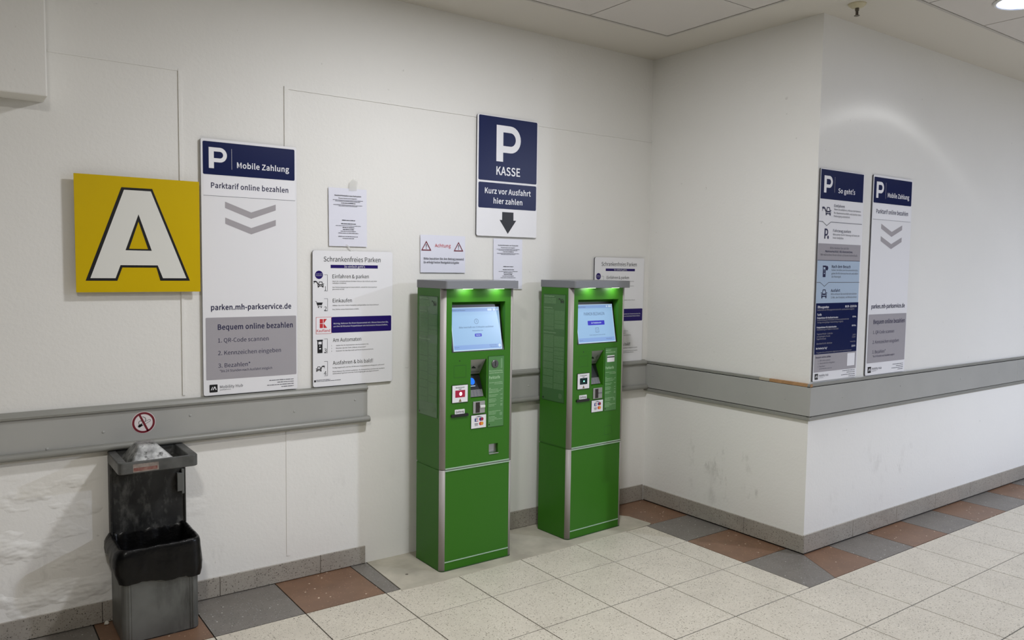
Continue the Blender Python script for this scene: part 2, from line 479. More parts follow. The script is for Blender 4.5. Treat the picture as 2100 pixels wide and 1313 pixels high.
# letter outlines: advance, contours; 250 units to the cap height
GLYPHS = {
    'A': (208, [[1,0,33,0,57,76,149,76,173,0,206,0,121,250,86,250],[65,101,77,140,86,168,94,196,102,224,104,224,112,196,120,168,129,140,141,101]]),
    'B': (224, [[34,0,114,0,163,8,197,32,209,73,202,103,184,122,158,133,158,135,178,147,190,165,194,189,183,224,153,244,109,250,34,250],[66,144,66,225,104,225,137,221,157,208,163,185,157,163,138,149,103,144],[66,25,66,119,109,119,147,115,170,100,178,74,169,47,146,30,109,25]]),
    'C': (218, [[129,-4,158,0,184,12,205,31,188,51,171,36,152,27,130,23,89,36,62,71,52,126,62,180,90,215,131,227,151,224,168,216,182,203,199,224,182,239,159,250,131,254,74,239,34,194,20,125,34,55,73,11]]),
    'D': (235, [[34,0,98,0,162,15,201,58,215,126,201,194,161,236,97,250,34,250],[66,26,66,224,94,224,143,213,172,180,182,126,172,72,143,38,94,26]]),
    'E': (201, [[34,0,182,0,182,27,66,27,66,118,161,118,161,145,66,145,66,223,178,223,178,250,34,250]]),
    'F': (188, [[34,0,66,0,66,112,161,112,161,139,66,139,66,223,178,223,178,250,34,250]]),
    'G': (235, [[133,-4,164,-1,190,10,210,24,210,130,128,130,128,103,181,103,181,38,169,30,153,25,136,23,90,36,62,71,52,126,62,180,91,215,135,227,158,224,175,215,189,203,206,224,189,238,165,250,134,254,75,239,35,194,20,125,34,55,74,11]]),
    'H': (248, [[34,0,66,0,66,118,182,118,182,0,214,0,214,250,182,250,182,145,66,145,66,250,34,250]]),
    'I': (100, [[34,0,66,0,66,250,34,250]]),
    'J': (183, [[81,-4,120,6,143,34,150,73,150,250,118,250,118,76,113,46,100,29,78,23,61,26,47,35,34,51,12,35,29,13,52,0]]),
    'K': (220, [[34,0,66,0,66,79,109,130,184,0,219,0,129,155,207,250,171,250,66,124,66,250,34,250]]),
    'L': (185, [[34,0,175,0,175,27,66,27,66,250,34,250]]),
    'M': (277, [[34,0,63,0,63,138,62,162,61,188,59,212,60,212,80,155,128,25,149,25,196,155,216,212,217,212,216,188,214,162,213,138,213,0,242,0,242,250,205,250,157,116,151,99,146,82,140,64,138,64,132,82,126,99,120,116,72,250,34,250]]),
    'N': (247, [[34,0,64,0,64,131,64,158,62,184,60,209,62,209,89,158,180,0,212,0,212,250,182,250,182,120,183,94,184,67,186,41,185,41,158,92,66,250,34,250]]),
    'O': (253, [[126,-4,182,12,219,56,233,126,219,195,182,239,126,254,71,239,34,195,20,126,34,56,71,12],[126,23,87,36,62,72,52,126,62,180,87,215,126,227,166,215,192,180,201,126,192,72,166,36]]),
    'P': (216, [[34,0,66,0,66,100,107,100,155,108,188,133,199,177,187,220,155,243,106,250,34,250],[66,125,66,224,102,224,138,220,160,205,168,177,161,147,139,131,103,125]]),
    'Q': (253, [[126,22,87,35,62,70,52,126,62,180,87,215,126,227,166,215,192,180,201,126,192,70,166,35],[203,-63,217,-62,229,-60,239,-57,233,-33,225,-35,217,-36,206,-37,181,-33,160,-22,145,-3,191,18,222,62,233,126,219,195,182,239,126,254,71,239,34,195,20,126,31,61,63,17,111,-3,131,-34,162,-55]]),
    'R': (216, [[66,131,66,224,108,224,141,220,161,206,168,180,161,153,141,137,108,131],[172,0,207,0,144,109,173,123,193,146,200,180,188,221,158,243,112,250,34,250,34,0,66,0,66,106,111,106]]),
    'S': (203, [[104,-4,149,5,178,30,189,66,182,98,163,119,137,133,102,149,82,158,66,171,60,191,66,210,82,222,107,227,128,224,147,216,164,204,180,224,160,240,135,250,107,254,66,246,38,222,28,188,36,158,55,137,79,124,115,109,136,98,151,84,156,64,150,43,132,28,104,23,79,27,55,38,35,54,16,32,41,13,70,0]]),
    'T': (204, [[86,0,118,0,118,223,194,223,194,250,11,250,11,223,86,223]]),
    'U': (246, [[123,-4,169,6,201,40,213,103,213,250,182,250,182,102,174,55,153,30,123,23,94,30,73,55,65,102,65,250,33,250,33,103,45,40,77,6]]),
    'V': (196, [[80,0,117,0,196,250,164,250,124,115,108,60,100,32,98,32,90,60,82,87,74,115,33,250,0,250]]),
    'W': (300, [[62,0,99,0,136,151,141,170,145,189,149,208,150,208,158,170,163,151,200,0,239,0,290,250,260,250,233,114,229,87,224,60,220,33,218,33,212,60,206,87,200,114,165,250,136,250,102,114,96,87,90,60,84,33,82,33,78,60,73,87,68,114,41,250,9,250]]),
    'X': (195, [[6,0,39,0,75,68,81,80,88,94,95,108,96,108,111,80,118,68,155,0,190,0,117,128,185,250,152,250,118,186,112,175,107,163,101,149,99,149,92,163,86,175,79,186,45,250,11,250,79,129]]),
    'Y': (181, [[75,0,106,0,106,97,182,250,149,250,117,179,109,161,100,143,91,124,90,124,81,143,66,179,33,250,0,250,75,97]]),
    'Z': (206, [[17,0,190,0,190,27,56,27,188,231,188,250,29,250,29,223,149,223,17,19]]),
    'a': (192, [[74,-4,96,-1,117,9,135,22,136,22,139,0,165,0,165,114,158,154,137,180,101,190,72,186,47,177,28,166,40,144,56,154,75,161,96,164,119,157,130,140,134,117,69,104,32,82,20,48,27,20,46,2],[83,21,66,24,54,33,50,50,58,71,84,87,134,96,134,45,116,32,100,23]]),
    'b': (211, [[113,-4,153,7,182,41,193,96,185,146,160,178,120,190,99,186,79,177,61,164,63,197,63,272,31,272,31,0,56,0,59,19,60,19,77,7,95,-2],[108,22,94,24,79,30,63,41,63,138,80,152,96,161,112,164,140,155,156,131,161,95,154,56,135,31]]),
    'c': (174, [[104,-4,126,-2,146,6,164,19,151,40,138,31,123,24,107,21,77,30,57,55,50,92,57,130,78,155,108,164,122,162,134,156,145,148,161,168,146,179,129,187,107,190,62,178,30,145,18,92,29,40,60,7]]),
    'd': (212, [[94,-4,116,-1,135,9,151,22,152,22,155,0,180,0,180,272,149,272,149,200,150,168,134,180,118,187,98,190,59,178,30,144,18,92,28,40,54,7],[101,22,74,30,56,54,50,93,57,130,77,155,104,164,119,162,134,156,149,144,149,47,133,33,118,25]]),
    'e': (189, [[106,-4,130,-2,150,5,167,14,156,35,142,27,127,22,110,20,79,28,57,51,48,85,173,85,174,90,174,96,175,103,166,149,141,179,101,190,60,178,30,145,18,92,30,40,62,7],[48,107,58,139,77,158,101,165,126,158,142,139,147,107]]),
    'f': (111, [[11,160,37,160,37,0,68,0,68,160,107,160,107,185,68,185,68,215,70,235,79,247,94,251,100,250,108,249,115,246,121,270,112,273,102,275,90,276,60,268,42,247,37,215,37,185,11,184]]),
    'g': (192, [[94,-85,144,-76,176,-53,188,-21,180,4,159,18,123,23,87,23,67,25,57,33,54,43,56,52,60,59,66,65,75,62,84,59,94,59,128,67,152,89,161,123,159,138,154,151,146,161,184,161,184,185,120,185,112,188,104,189,94,190,59,182,34,159,24,124,28,103,37,86,48,74,48,73,39,64,31,52,28,38,30,25,36,15,45,8,45,6,30,-6,21,-20,17,-36,27,-63,54,-80],[94,80,74,85,60,100,54,124,60,147,74,162,94,167,113,162,128,147,133,124,128,100,113,85],[98,-64,69,-60,51,-49,45,-31,47,-21,53,-10,64,0,72,-2,80,-3,87,-3,119,-3,140,-5,153,-12,157,-26,150,-44,129,-58]]),
    'h': (207, [[31,0,63,0,63,134,80,150,96,159,113,163,133,158,145,142,148,113,148,0,179,0,179,117,173,157,155,182,123,190,100,186,79,174,61,159,63,197,63,272,31,272]]),
    'i': (94, [[31,0,63,0,63,185,31,185],[47,223,58,226,65,233,68,244,65,255,58,262,47,264,36,262,29,255,27,244,29,233,36,226]]),
    'j': (94, [[12,-82,42,-75,58,-54,63,-21,63,185,32,185,32,-21,30,-41,23,-53,9,-58,3,-57,-4,-56,-9,-54,-15,-78,-8,-80,2,-82],[47,223,58,226,65,233,68,244,65,255,58,262,47,264,36,262,29,255,26,244,29,233,36,226]]),
    'k': (188, [[31,0,62,0,62,49,97,89,151,0,185,0,115,110,177,185,142,185,64,88,62,88,62,272,31,272]]),
    'l': (97, [[64,-4,72,-4,77,-3,82,-2,78,22,71,21,67,23,64,27,63,35,63,272,31,272,31,37,35,15,45,0]]),
    'm': (316, [[31,0,63,0,63,134,79,150,95,160,109,163,128,158,140,142,144,113,144,0,175,0,175,134,191,150,207,160,221,163,241,158,252,142,256,113,256,0,287,0,287,117,281,157,262,182,231,190,209,185,189,173,169,155,159,173,143,186,118,190,97,186,78,174,61,158,57,185,31,185]]),
    'n': (208, [[31,0,63,0,63,134,80,150,96,159,113,163,133,158,145,142,148,113,148,0,179,0,179,117,173,157,155,182,123,190,99,186,79,174,61,158,57,185,31,185]]),
    'o': (207, [[103,-4,146,7,177,40,189,92,177,145,146,178,103,190,61,178,30,145,18,92,30,40,61,7],[103,21,75,30,56,55,50,92,56,130,75,155,103,164,132,155,150,130,157,92,150,55,132,30]]),
    'p': (212, [[31,-78,63,-78,63,-15,62,17,79,5,96,-2,113,-4,153,7,182,41,193,96,185,146,160,178,120,190,99,186,79,177,61,164,57,185,31,185],[108,22,94,24,79,30,63,41,63,138,80,152,96,161,112,164,140,155,156,131,161,95,154,56,135,31]]),
    'q': (212, [[149,-78,180,-78,180,185,155,185,152,168,135,180,118,187,98,190,59,178,30,144,18,92,28,40,54,7,94,-4,115,-1,134,8,150,21,149,-12],[101,22,74,30,56,54,50,93,57,130,77,155,104,164,119,162,134,156,149,144,149,47,133,33,118,25]]),
    'r': (132, [[31,0,63,0,63,119,77,144,93,158,109,162,116,162,122,161,127,159,133,186,127,188,121,190,113,190,93,185,76,172,61,151,57,185,31,185]]),
    's': (160, [[80,-4,117,3,139,23,147,50,138,78,117,95,91,107,71,115,56,124,51,139,54,152,66,162,85,166,101,163,114,158,127,149,142,169,126,180,107,187,85,190,50,183,29,164,21,138,29,112,49,95,75,84,95,76,111,64,117,49,113,34,101,24,81,20,60,23,43,30,26,42,11,21,31,8,54,-1]]),
    't': (129, [[89,-4,101,-3,113,-1,124,2,118,26,111,23,104,21,96,21,79,25,70,37,68,56,68,160,118,160,118,185,68,185,68,237,42,237,39,185,9,184,9,160,37,160,37,57,42,25,58,3]]),
    'u': (207, [[86,-4,109,0,129,11,147,29,148,29,150,0,176,0,176,185,145,185,145,54,128,36,112,26,95,22,75,28,64,44,60,72,60,185,29,185,29,68,35,28,53,4]]),
    'v': (178, [[71,0,108,0,173,185,143,185,107,80,102,62,90,25,89,25,77,62,72,80,37,185,4,185]]),
    'w': (274, [[61,0,97,0,123,99,128,117,132,135,136,153,138,153,146,117,150,100,177,0,215,0,265,185,235,185,208,78,204,61,196,27,195,27,190,44,182,78,153,185,122,185,94,78,89,61,85,44,81,27,79,27,76,44,68,78,41,185,9,185]]),
    'x': (170, [[5,0,38,0,63,43,75,66,81,76,83,76,90,66,97,54,103,43,131,0,165,0,104,94,160,185,128,185,105,145,99,134,88,114,87,114,74,134,68,145,44,185,10,185,66,96]]),
    'y': (178, [[34,-80,66,-71,88,-48,104,-16,173,185,143,185,109,82,94,30,93,30,86,48,74,82,37,185,4,185,79,0,75,-14,65,-35,51,-49,33,-54,28,-54,23,-53,19,-51,13,-76,19,-78,26,-79]]),
    'z': (162, [[12,0,152,0,152,25,51,25,149,168,149,185,22,185,22,160,109,160,12,17]]),
    '0': (189, [[95,-4,136,10,163,53,173,126,163,198,136,240,95,254,53,240,27,198,17,126,27,53,53,10],[95,21,70,32,53,66,47,126,53,185,70,219,95,230,120,219,136,185,143,126,136,66,120,32]]),
    '1': (189, [[30,0,167,0,167,26,117,26,117,250,93,250,78,243,62,237,41,232,41,213,86,213,86,26,30,26]]),
    '2': (189, [[15,0,172,0,172,27,103,27,90,26,76,26,62,24,114,79,148,131,160,181,151,220,126,245,87,254,59,250,35,237,14,218,32,200,47,215,64,225,83,229,109,223,125,205,130,180,117,134,80,81,15,18]]),
    '3': (189, [[90,-4,130,4,159,28,170,67,163,97,144,118,117,130,117,132,141,145,156,165,162,192,152,226,126,247,89,254,62,250,39,240,19,225,36,205,51,218,68,226,88,229,110,224,125,211,130,190,124,165,102,148,61,142,61,118,107,112,131,94,138,68,132,43,114,27,88,21,62,26,42,36,26,50,10,30,29,13,55,1]]),
    '4': (189, [[116,0,145,0,145,69,179,69,179,94,145,94,145,250,111,250,7,89,7,69,116,69],[116,94,39,94,96,179,103,191,110,204,116,216,118,216,117,201,116,185,116,170]]),
    '5': (189, [[89,-4,129,6,159,35,171,81,161,126,134,153,96,161,82,160,70,156,58,151,65,223,159,223,159,250,38,250,29,133,46,123,60,131,73,136,88,138,115,131,133,111,140,80,132,49,113,29,86,21,61,25,41,36,25,49,9,29,29,13,55,0]]),
    '6': (189, [[103,-4,139,6,165,34,175,77,166,120,142,147,105,155,85,152,66,141,48,125,58,186,81,219,113,229,128,226,141,220,153,210,170,229,155,242,135,251,111,254,66,241,32,198,19,119,30,51,60,9],[49,100,66,119,84,129,100,132,125,125,140,106,145,77,139,47,124,27,103,20,76,29,57,56]]),
    '7': (189, [[68,0,100,0,108,87,129,160,173,231,173,250,17,250,17,223,138,223,99,156,77,85]]),
    '8': (189, [[96,-4,136,4,164,27,174,60,168,90,152,111,132,126,132,128,147,143,159,163,165,188,156,222,133,245,96,254,61,246,37,224,28,190,32,166,45,147,61,133,61,131,39,115,22,92,16,62,26,28,54,4],[112,136,85,149,64,165,56,190,61,212,75,225,96,230,119,225,133,209,138,186,135,168,127,151],[96,19,69,25,50,41,43,65,48,87,60,106,78,121,111,107,135,88,144,61,138,39,121,24]]),
    '9': (189, [[80,-4,124,9,158,54,171,136,160,202,130,241,87,254,51,244,25,216,15,173,24,130,47,104,84,95,105,99,124,109,142,125,131,64,109,31,79,21,63,24,49,30,37,41,20,21,36,8,55,-1],[141,151,124,132,106,121,89,118,64,125,49,144,44,173,50,203,65,223,87,230,114,221,133,195]]),
    'ä': (192, [[74,-4,96,-1,117,9,135,22,136,22,139,0,165,0,165,114,158,154,137,180,101,190,72,186,47,177,28,166,40,144,56,154,75,161,96,164,119,157,130,140,134,117,69,104,32,82,20,48,27,20,46,2],[83,21,66,24,54,33,50,50,58,71,84,87,134,96,134,45,116,32,100,23],[65,224,75,227,82,233,84,243,82,252,75,259,65,262,55,259,49,252,46,243,49,233,55,227],[138,224,148,227,155,233,158,243,155,252,148,259,138,262,129,259,122,252,119,243,122,233,129,227]]),
    'ö': (207, [[103,-4,146,7,177,40,189,92,177,145,146,178,103,190,61,178,30,145,18,92,30,40,61,7],[103,21,75,30,56,55,50,92,56,130,75,155,103,164,132,155,150,130,157,92,150,55,132,30],[67,224,76,227,83,233,86,243,83,252,76,259,67,262,57,259,50,252,48,243,50,233,57,227],[140,224,150,227,156,233,159,243,156,252,150,259,140,262,130,259,124,252,121,243,124,233,130,227]]),
    'ü': (207, [[86,-4,109,0,129,11,147,29,148,29,150,0,176,0,176,185,145,185,145,54,128,36,112,26,95,22,75,28,64,44,60,72,60,185,29,185,29,68,35,28,53,4],[66,224,76,227,83,233,86,243,83,252,76,259,66,262,57,259,50,252,48,243,50,233,57,227],[140,224,150,227,156,233,159,243,156,252,150,259,140,262,130,259,124,252,121,243,124,233,130,227]]),
    'Ä': (208, [[64,273,74,275,80,282,83,292,80,301,74,308,64,310,54,308,48,301,46,292,48,282,54,275],[143,273,152,275,158,282,161,292,158,301,152,308,143,310,133,308,126,301,124,292,126,282,133,275],[1,0,33,0,57,76,149,76,173,0,206,0,121,250,86,250],[65,101,77,140,86,168,94,196,102,224,104,224,112,196,120,168,129,140,141,101]]),
    'Ö': (253, [[126,-4,182,12,219,56,233,126,219,195,182,239,126,254,71,239,34,195,20,126,34,56,71,12],[126,23,87,36,62,72,52,126,62,180,87,215,126,227,166,215,192,180,201,126,192,72,166,36],[87,273,97,275,104,282,106,292,104,301,97,308,87,310,78,308,71,301,69,292,71,282,78,275],[166,273,175,275,182,282,184,292,182,301,175,308,166,310,156,308,149,301,147,292,149,282,156,275]]),
    'Ü': (246, [[123,-4,169,6,201,40,213,103,213,250,182,250,182,102,174,55,153,30,123,23,94,30,73,55,65,102,65,250,33,250,33,103,45,40,77,6],[83,273,93,275,100,282,102,292,100,301,93,308,83,310,74,308,68,301,65,292,68,282,74,275],[162,273,172,275,178,282,180,292,178,301,172,308,162,310,152,308,146,301,143,292,146,282,152,275]]),
    'ß': (219, [[148,-4,180,3,201,23,208,52,189,95,153,116,133,143,142,166,159,188,168,220,161,248,140,268,106,275,65,265,40,238,31,196,31,0,62,0,62,191,67,224,82,243,105,250,123,246,134,234,138,217,129,190,112,167,104,139,123,102,159,81,179,50,175,35,164,24,146,20,133,21,120,27,106,36,94,14,110,4,128,-2]]),
    '.': (95, [[47,-4,59,-2,67,7,70,19,67,32,59,40,47,43,36,40,28,32,25,19,28,7,36,-2]]),
    ',': (95, [[26,-65,52,-48,69,-24,75,7,72,26,63,39,49,43,37,40,29,33,26,21,29,9,37,2,48,-1,52,0,48,-19,36,-35,18,-46]]),
    '-': (119, [[16,83,103,83,103,107,16,107]]),
    ':': (95, [[47,133,59,136,67,144,70,157,67,169,59,178,47,181,36,178,28,169,25,157,28,144,36,136],[47,-4,59,-2,67,7,70,19,67,32,59,40,47,43,36,40,28,32,25,19,28,7,36,-2]]),
    ';': (95, [[47,133,59,136,67,144,70,157,67,169,59,178,47,181,36,178,28,169,25,157,28,144,36,136],[26,-65,52,-48,69,-24,75,7,72,26,63,39,49,43,37,40,29,33,26,21,29,9,37,2,48,-1,52,0,48,-19,36,-35,18,-46]]),
    '!': (110, [[44,75,66,75,70,220,71,256,39,256,40,220],[55,-4,66,-2,74,7,77,19,74,32,66,40,55,43,44,40,36,32,32,19,36,7,44,-2]]),
    '?': (162, [[61,75,88,75,100,120,128,157,144,199,136,232,113,252,80,260,54,256,32,245,15,228,32,212,45,224,60,231,76,234,97,229,109,216,113,197,98,161,71,124],[75,-4,87,-2,95,7,98,19,95,32,87,40,75,43,64,40,56,32,53,19,56,7,64,-2]]),
    '&': (232, [[88,-4,116,-1,140,9,160,24,180,11,200,2,218,-4,226,21,212,27,196,35,179,45,197,73,212,103,223,135,194,135,185,107,173,83,159,61,136,82,114,106,96,131,122,152,143,176,152,205,146,231,129,248,103,254,73,247,52,226,45,196,47,177,53,157,62,137,37,118,19,95,12,65,22,29,49,5],[140,41,125,30,109,23,92,20,67,26,49,42,43,66,47,85,58,101,74,115,94,89,116,64],[84,152,78,167,73,182,72,196,76,215,86,228,103,233,116,229,124,218,126,205,120,185,105,167]]),
    '*': (159, [[52,161,80,193,106,161,121,171,100,207,137,223,131,240,92,230,89,272,70,272,67,230,28,240,22,223,59,207,38,171]]),
    '/': (134, [[4,-61,27,-61,129,271,106,271]]),
    '(': (115, [[81,-67,101,-58,76,-7,62,48,57,106,62,163,76,219,101,270,81,279,55,226,37,169,31,106,37,43,55,-14]]),
    ')': (115, [[34,-67,61,-14,78,43,84,106,78,169,61,226,34,279,14,270,39,219,53,163,58,106,53,48,39,-7,14,-58]]),
    '’': (75, [[16,204,23,191,44,206,60,227,66,255,62,272,53,283,39,288,26,284,19,276,16,265,19,254,26,246,38,244,41,244,44,245,47,246,43,231,32,216]]),
    '„': (140, [[33,-55,55,-38,69,-15,73,12,70,31,62,42,49,46,39,44,32,37,29,26,32,15,40,9,49,7,52,7,49,-12,40,-27,24,-41],[100,-55,122,-38,136,-15,140,12,137,31,129,42,116,46,106,44,99,37,96,26,99,15,106,9,116,7,120,7,116,-12,107,-27,91,-41]]),
    '“': (150, [[73,276,66,289,45,275,29,253,23,225,27,208,36,197,50,193,63,196,70,204,73,215,70,226,63,234,52,237,48,236,45,235,42,234,46,250,57,264],[138,276,131,289,110,275,94,253,88,225,92,208,102,197,115,193,128,196,136,204,138,215,136,226,128,234,117,237,113,236,110,235,108,234,112,250,122,264]]),
    '€': (190, [[9,133,31,133,31,121,31,107,9,106,9,89,33,89,50,39,80,7,121,-4,147,0,169,12,187,31,169,47,155,33,140,24,124,21,96,29,76,53,65,89,147,89,147,108,63,108,63,122,63,133,162,133,162,152,65,152,76,190,96,214,126,223,141,220,154,212,165,200,183,218,168,233,149,244,126,248,82,236,50,203,33,152,9,150]]),
    ' ': (76, []),
}
_GC = {}


def glyph(ch, bold):
    if (ch, bold) in _GC:
        return _GC[(ch, bold)]
    cs = [[(v[i]/250.0, v[i+1]/250.0) for i in range(0, len(v), 2)] for v in GLYPHS[ch][1]]

    def area(c):
        return sum(p[0]*q[1]-q[0]*p[1] for p, q in zip(c, c[1:]+c[:1]))/2

    def inside(p, c):
        hit = False
        for a, b in zip(c, c[1:]+c[:1]):
            if (a[1] > p[1]) != (b[1] > p[1]) and p[0] < a[0]+(p[1]-a[1])*(b[0]-a[0])/(b[1]-a[1]):
                hit = not hit
        return hit
    owner = [next((j for j, d in enumerate(cs) if j != i and abs(area(d)) > abs(area(c)) and inside(c[0], d)), None) for i, c in enumerate(cs)]
    out = []
    for i, c in enumerate(cs):
        if (area(c) > 0) != (owner[i] is None):
            c = c[::-1]
        if bold:
            n, q = len(c), []
            for k in range(n):
                u = Vector((c[k][0]-c[k-1][0], c[k][1]-c[k-1][1]))
                w = Vector((c[(k+1) % n][0]-c[k][0], c[(k+1) % n][1]-c[k][1]))
                if u.length < 1e-6 or w.length < 1e-6:
                    q.append(c[k])
                    continue
                u.normalize()
                w.normalize()
                m = Vector((u.y+w.y, -u.x-w.x))
                m = m/max(0.5, m.length_squared/2)
                q.append((c[k][0]+m.x*0.030, c[k][1]+m.y*0.030))
            c = q
        out.append(c)
    vs, fs = [], []
    for i, c in enumerate(out):
        if owner[i] is None:
            loops = [[Vector((x, y, 0)) for x, y in l] for l in [c] + [out[j] for j in range(len(out)) if owner[j] == i]]
            o = len(vs)
            vs += [(p.x, p.y) for l in loops for p in l]
            fs += [tuple(t+o for t in f) for f in tessellate_polygon(loops)]
    _GC[(ch, bold)] = (vs, fs)
    return _GC[(ch, bold)]


def text_mesh(body, bold):
    vs, fs, x = [], [], 0.0
    for ch in body:
        gv, gf = glyph(ch, bold)
        o = len(vs)
        vs += [(px+x, py) for px, py in gv]
        fs += [tuple(i+o for i in f) for f in gf]
        x += GLYPHS[ch][0]/250.0 + (0.045 if bold else 0.0)
    x0 = min(v[0] for v in vs)
    x1 = max(v[0] for v in vs)
    return [(v[0]-x0, v[1]) for v in vs], fs, x1-x0


class Print:
    """flat printed layers on a board, in the board's own metres (x right, y up, z out)"""
    def __init__(s, z=0.0, fn=None, whole=False):
        s.z, s.d = z, {}
        s.n, s.cur = 1, (0 if whole else None)       # each mark becomes a part of its own unless they are drawn as one
        s.fn = fn or (lambda x, y, z: (x, y, z))

    def one(s):
        s.n += 1
        s.cur = s.n

    def end(s):
        s.cur = None

    def _mb(s, name, m, lvl, own=False):
        g = s.cur
        if g is None or own:
            s.n += 1
            g = s.n
        return s.d.setdefault((name, m.name, lvl, g), MB()), s.z + 0.0004*(lvl+1)

    def poly(s, name, m, pts, holes=(), lvl=0):
        mb, z = s._mb(name, m, lvl)
        loops = [[Vector((x, y, 0)) for x, y in pts]] + [[Vector((x, y, 0)) for x, y in h] for h in holes]
        tri = tessellate_polygon(loops)
        flat = [p for l in loops for p in l]
        mb.add([s.fn(p.x, p.y, z) for p in flat], tri)

    def rect(s, name, m, x0, y0, x1, y1, lvl=0, r=0.0):
        s.poly(name, m, rrect(x0, y0, x1, y1, r) if r else [(x0, y0), (x1, y0), (x1, y1), (x0, y1)], lvl=lvl)

    def disc(s, name, m, x, y, r, lvl=0, hole=0.0, ry=None, seg=28):
        e = (ry or r)/r
        c = [(x+r*cos(2*pi*i/seg), y+e*r*sin(2*pi*i/seg)) for i in range(seg)]
        h = [[(x+hole*cos(2*pi*i/seg), y+e*hole*sin(2*pi*i/seg)) for i in range(seg)]] if hole else ()
        s.poly(name, m, c, h, lvl)

    def line(s, name, m, pts, w, lvl=0):
        was = s.cur
        if was is None:
            s.one()
        for (a, b) in zip(pts, pts[1:]):
            d = Vector((b[0]-a[0], b[1]-a[1]))
            d.normalize()
            nx, ny = -d.y*w/2, d.x*w/2
            ex, ey = d.x*w*0.3, d.y*w*0.3
            s.poly(name, m, [(a[0]-ex-nx, a[1]-ey-ny), (b[0]+ex-nx, b[1]+ey-ny), (b[0]+ex+nx, b[1]+ey+ny), (a[0]-ex+nx, a[1]-ey+ny)], lvl=lvl)
        s.cur = was

    def text(s, m, x, y, w, cap, body, bold=0.0, lvl=1, name='lettering', res=None):
        """body starts at x on baseline y, w wide, capitals cap tall"""
        vs, fs, tw = text_mesh(body, bold > 0.005)
        sx = w/tw
        sy = cap
        mb, z = s._mb(name, m, lvl, name == 'lettering')
        mb.add([s.fn(x+vx*sx, y+vy*sy, z) for vx, vy in vs], fs)

    def P(s, name, m, x, y, w, h, sw, tw, lvl=1, hb=0.70):
        hb *= h
        r = hb/2
        cx, cy = x+w-r*0.95, y+h-r
        def arc(rad, n=14):
            return [(cx+rad*0.95*cos(pi/2-pi*i/n), cy+rad*sin(pi/2-pi*i/n)) for i in range(n+1)]
        outer = [(x, y), (x, y+h)] + arc(r) + [(x+sw, y+h-hb), (x+sw, y)]
        inner = [(x+sw, y+h-tw)] + arc(r-tw) + [(x+sw, y+h-hb+tw)]
        s.poly(name, m, outer, [inner], lvl)

    def build(s, parent):
        out = {}
        for (name, mn, lvl, g), mb in s.d.items():
            out[(name, mn, lvl, g)] = mb.build(name, MATS[mn] if mn in MATS else bpy.data.materials[mn], parent)
        return out


FACE_BACK = (R(90), 0, 0)              # x along +x, y up, z out of the back / right wall
FACE_SIDE = (R(90), 0, R(-90))         # same on the return wall (x = 0): x along -y

# ------------------------------------------------------------------ room shell
# back wall, with the raised plaster ridges of old covers
mb = MB()
mb.box((-8.0, 0.0, 0.0), (0.15, 0.15, H))
def ridge(x0, z0, x1, z1, d=0.005):
    mb.box((x0, -d, z0), (x1, 0.001, z1))
ridge(-3.047, 1.0, -3.035, 2.493)
ridge(-3.56, 2.484, -3.047, 2.493, 0.003)
ridge(-2.556, 0.13, -2.536, 0.775, 0.0025)
ridge(-2.556, 0.99, -2.536, 2.487)
ridge(-2.536, 2.474, 0.0, 2.487, 0.004)
struct(mb.build('wall_back', M_WALLB))
mb = MB(); mb.box((0.0, YR, 0.0), (0.15, 0.0, H))
struct(mb.build('wall_side', M_WALLS))
mb = MB(); mb.box((0.004, YR-0.0001, 0.0), (8.0, YR+0.15, H))
struct(mb.build('wall_right', M_WALLR))
mb = MB(); mb.box((-8.0, -0.15, 2.2727), (-3.577, 0.0, H))
tag(struct(mb.build('trim_1', M_WALLB, bevel=0.006)), 'white boxed-in beam high at the left end of the back wall', 'beam')

# ceiling: plasterboard margin, dark shadow gap, square panels
PX, PY, PP = -0.345, -0.445, 0.625
mb = MB()
mb.box((-8.0, -10.0, H+0.012), (8.0, 0.15, H+0.10), 2)
mb.box((-8.0, PY, H), (0.15, 0.0, H+0.012), 0)
mb.box((PX, PY-PP*2, H), (0.15, PY, H+0.012), 0)
mb.box((0.15, PY-PP*2, H), (8.0, YR+0.02, H+0.012), 0)
g = 0.004
for i in range(-13, 14):
    for j in range(0, 15):
        x0 = PX + PP*i
        y1 = PY - PP*j
        if i >= 0 and j < 2:
            continue
        mb.box((x0+g, y1-PP+g, H+0.001), (x0+PP-g, y1-g, H+0.012), 1)
e = 0.016
mb.box((-8.0, PY-0.001, H-0.0015), (PX+e, PY+e, H), 3)
mb.box((PX-0.001, PY-PP*2, H-0.0015), (PX+e, PY, H), 3)
mb.box((PX, PY-PP*2-0.001, H-0.0015), (8.0, PY-PP*2+e, H), 3)
struct(mb.build('ceiling', [M_CEIL, M_CPAN, M_CGAP, M_CEDGE]))

# floor: terrazzo tiles with a coloured border, a bare concrete patch under the machines
TX, TY, TS = -1.3887, -0.3412, 0.41
mb = MB()
mb.box((-8.0, -10.0, -0.10), (8.0, 0.15, -0.004), 3)
def tile(pts, mi, gap=0.0028):
    c = Vector((sum(p[0] for p in pts)/len(pts), sum(p[1] for p in pts)/len(pts)))
    q = []
    for p in pts:
        d = Vector(p)-c
        q.append((c.x+d.x-math.copysign(gap, d.x), c.y+d.y-math.copysign(gap, d.y)))
    mb.prism(q, lambda u, v, t: (u, v, t), -0.004, 0.0, mi)
def tq(x0, y0, x1, y1, mi, gap=0.0028):
    if x1-x0 > 0.01 and y1-y0 > 0.01:
        tile([(x0, y0), (x1, y0), (x1, y1), (x0, y1)], mi, gap)
XG = [TX + TS*k for k in range(-16, 24)]
YG = [TY - TS*k for k in range(1, 24)]
YB = -0.4195                      # lower edge of the back border
XB = -0.387                       # left edge of the return-wall border
Y3 = TY - 3*TS                    # lower edge of the right-wall border
XC = TX + 3*TS
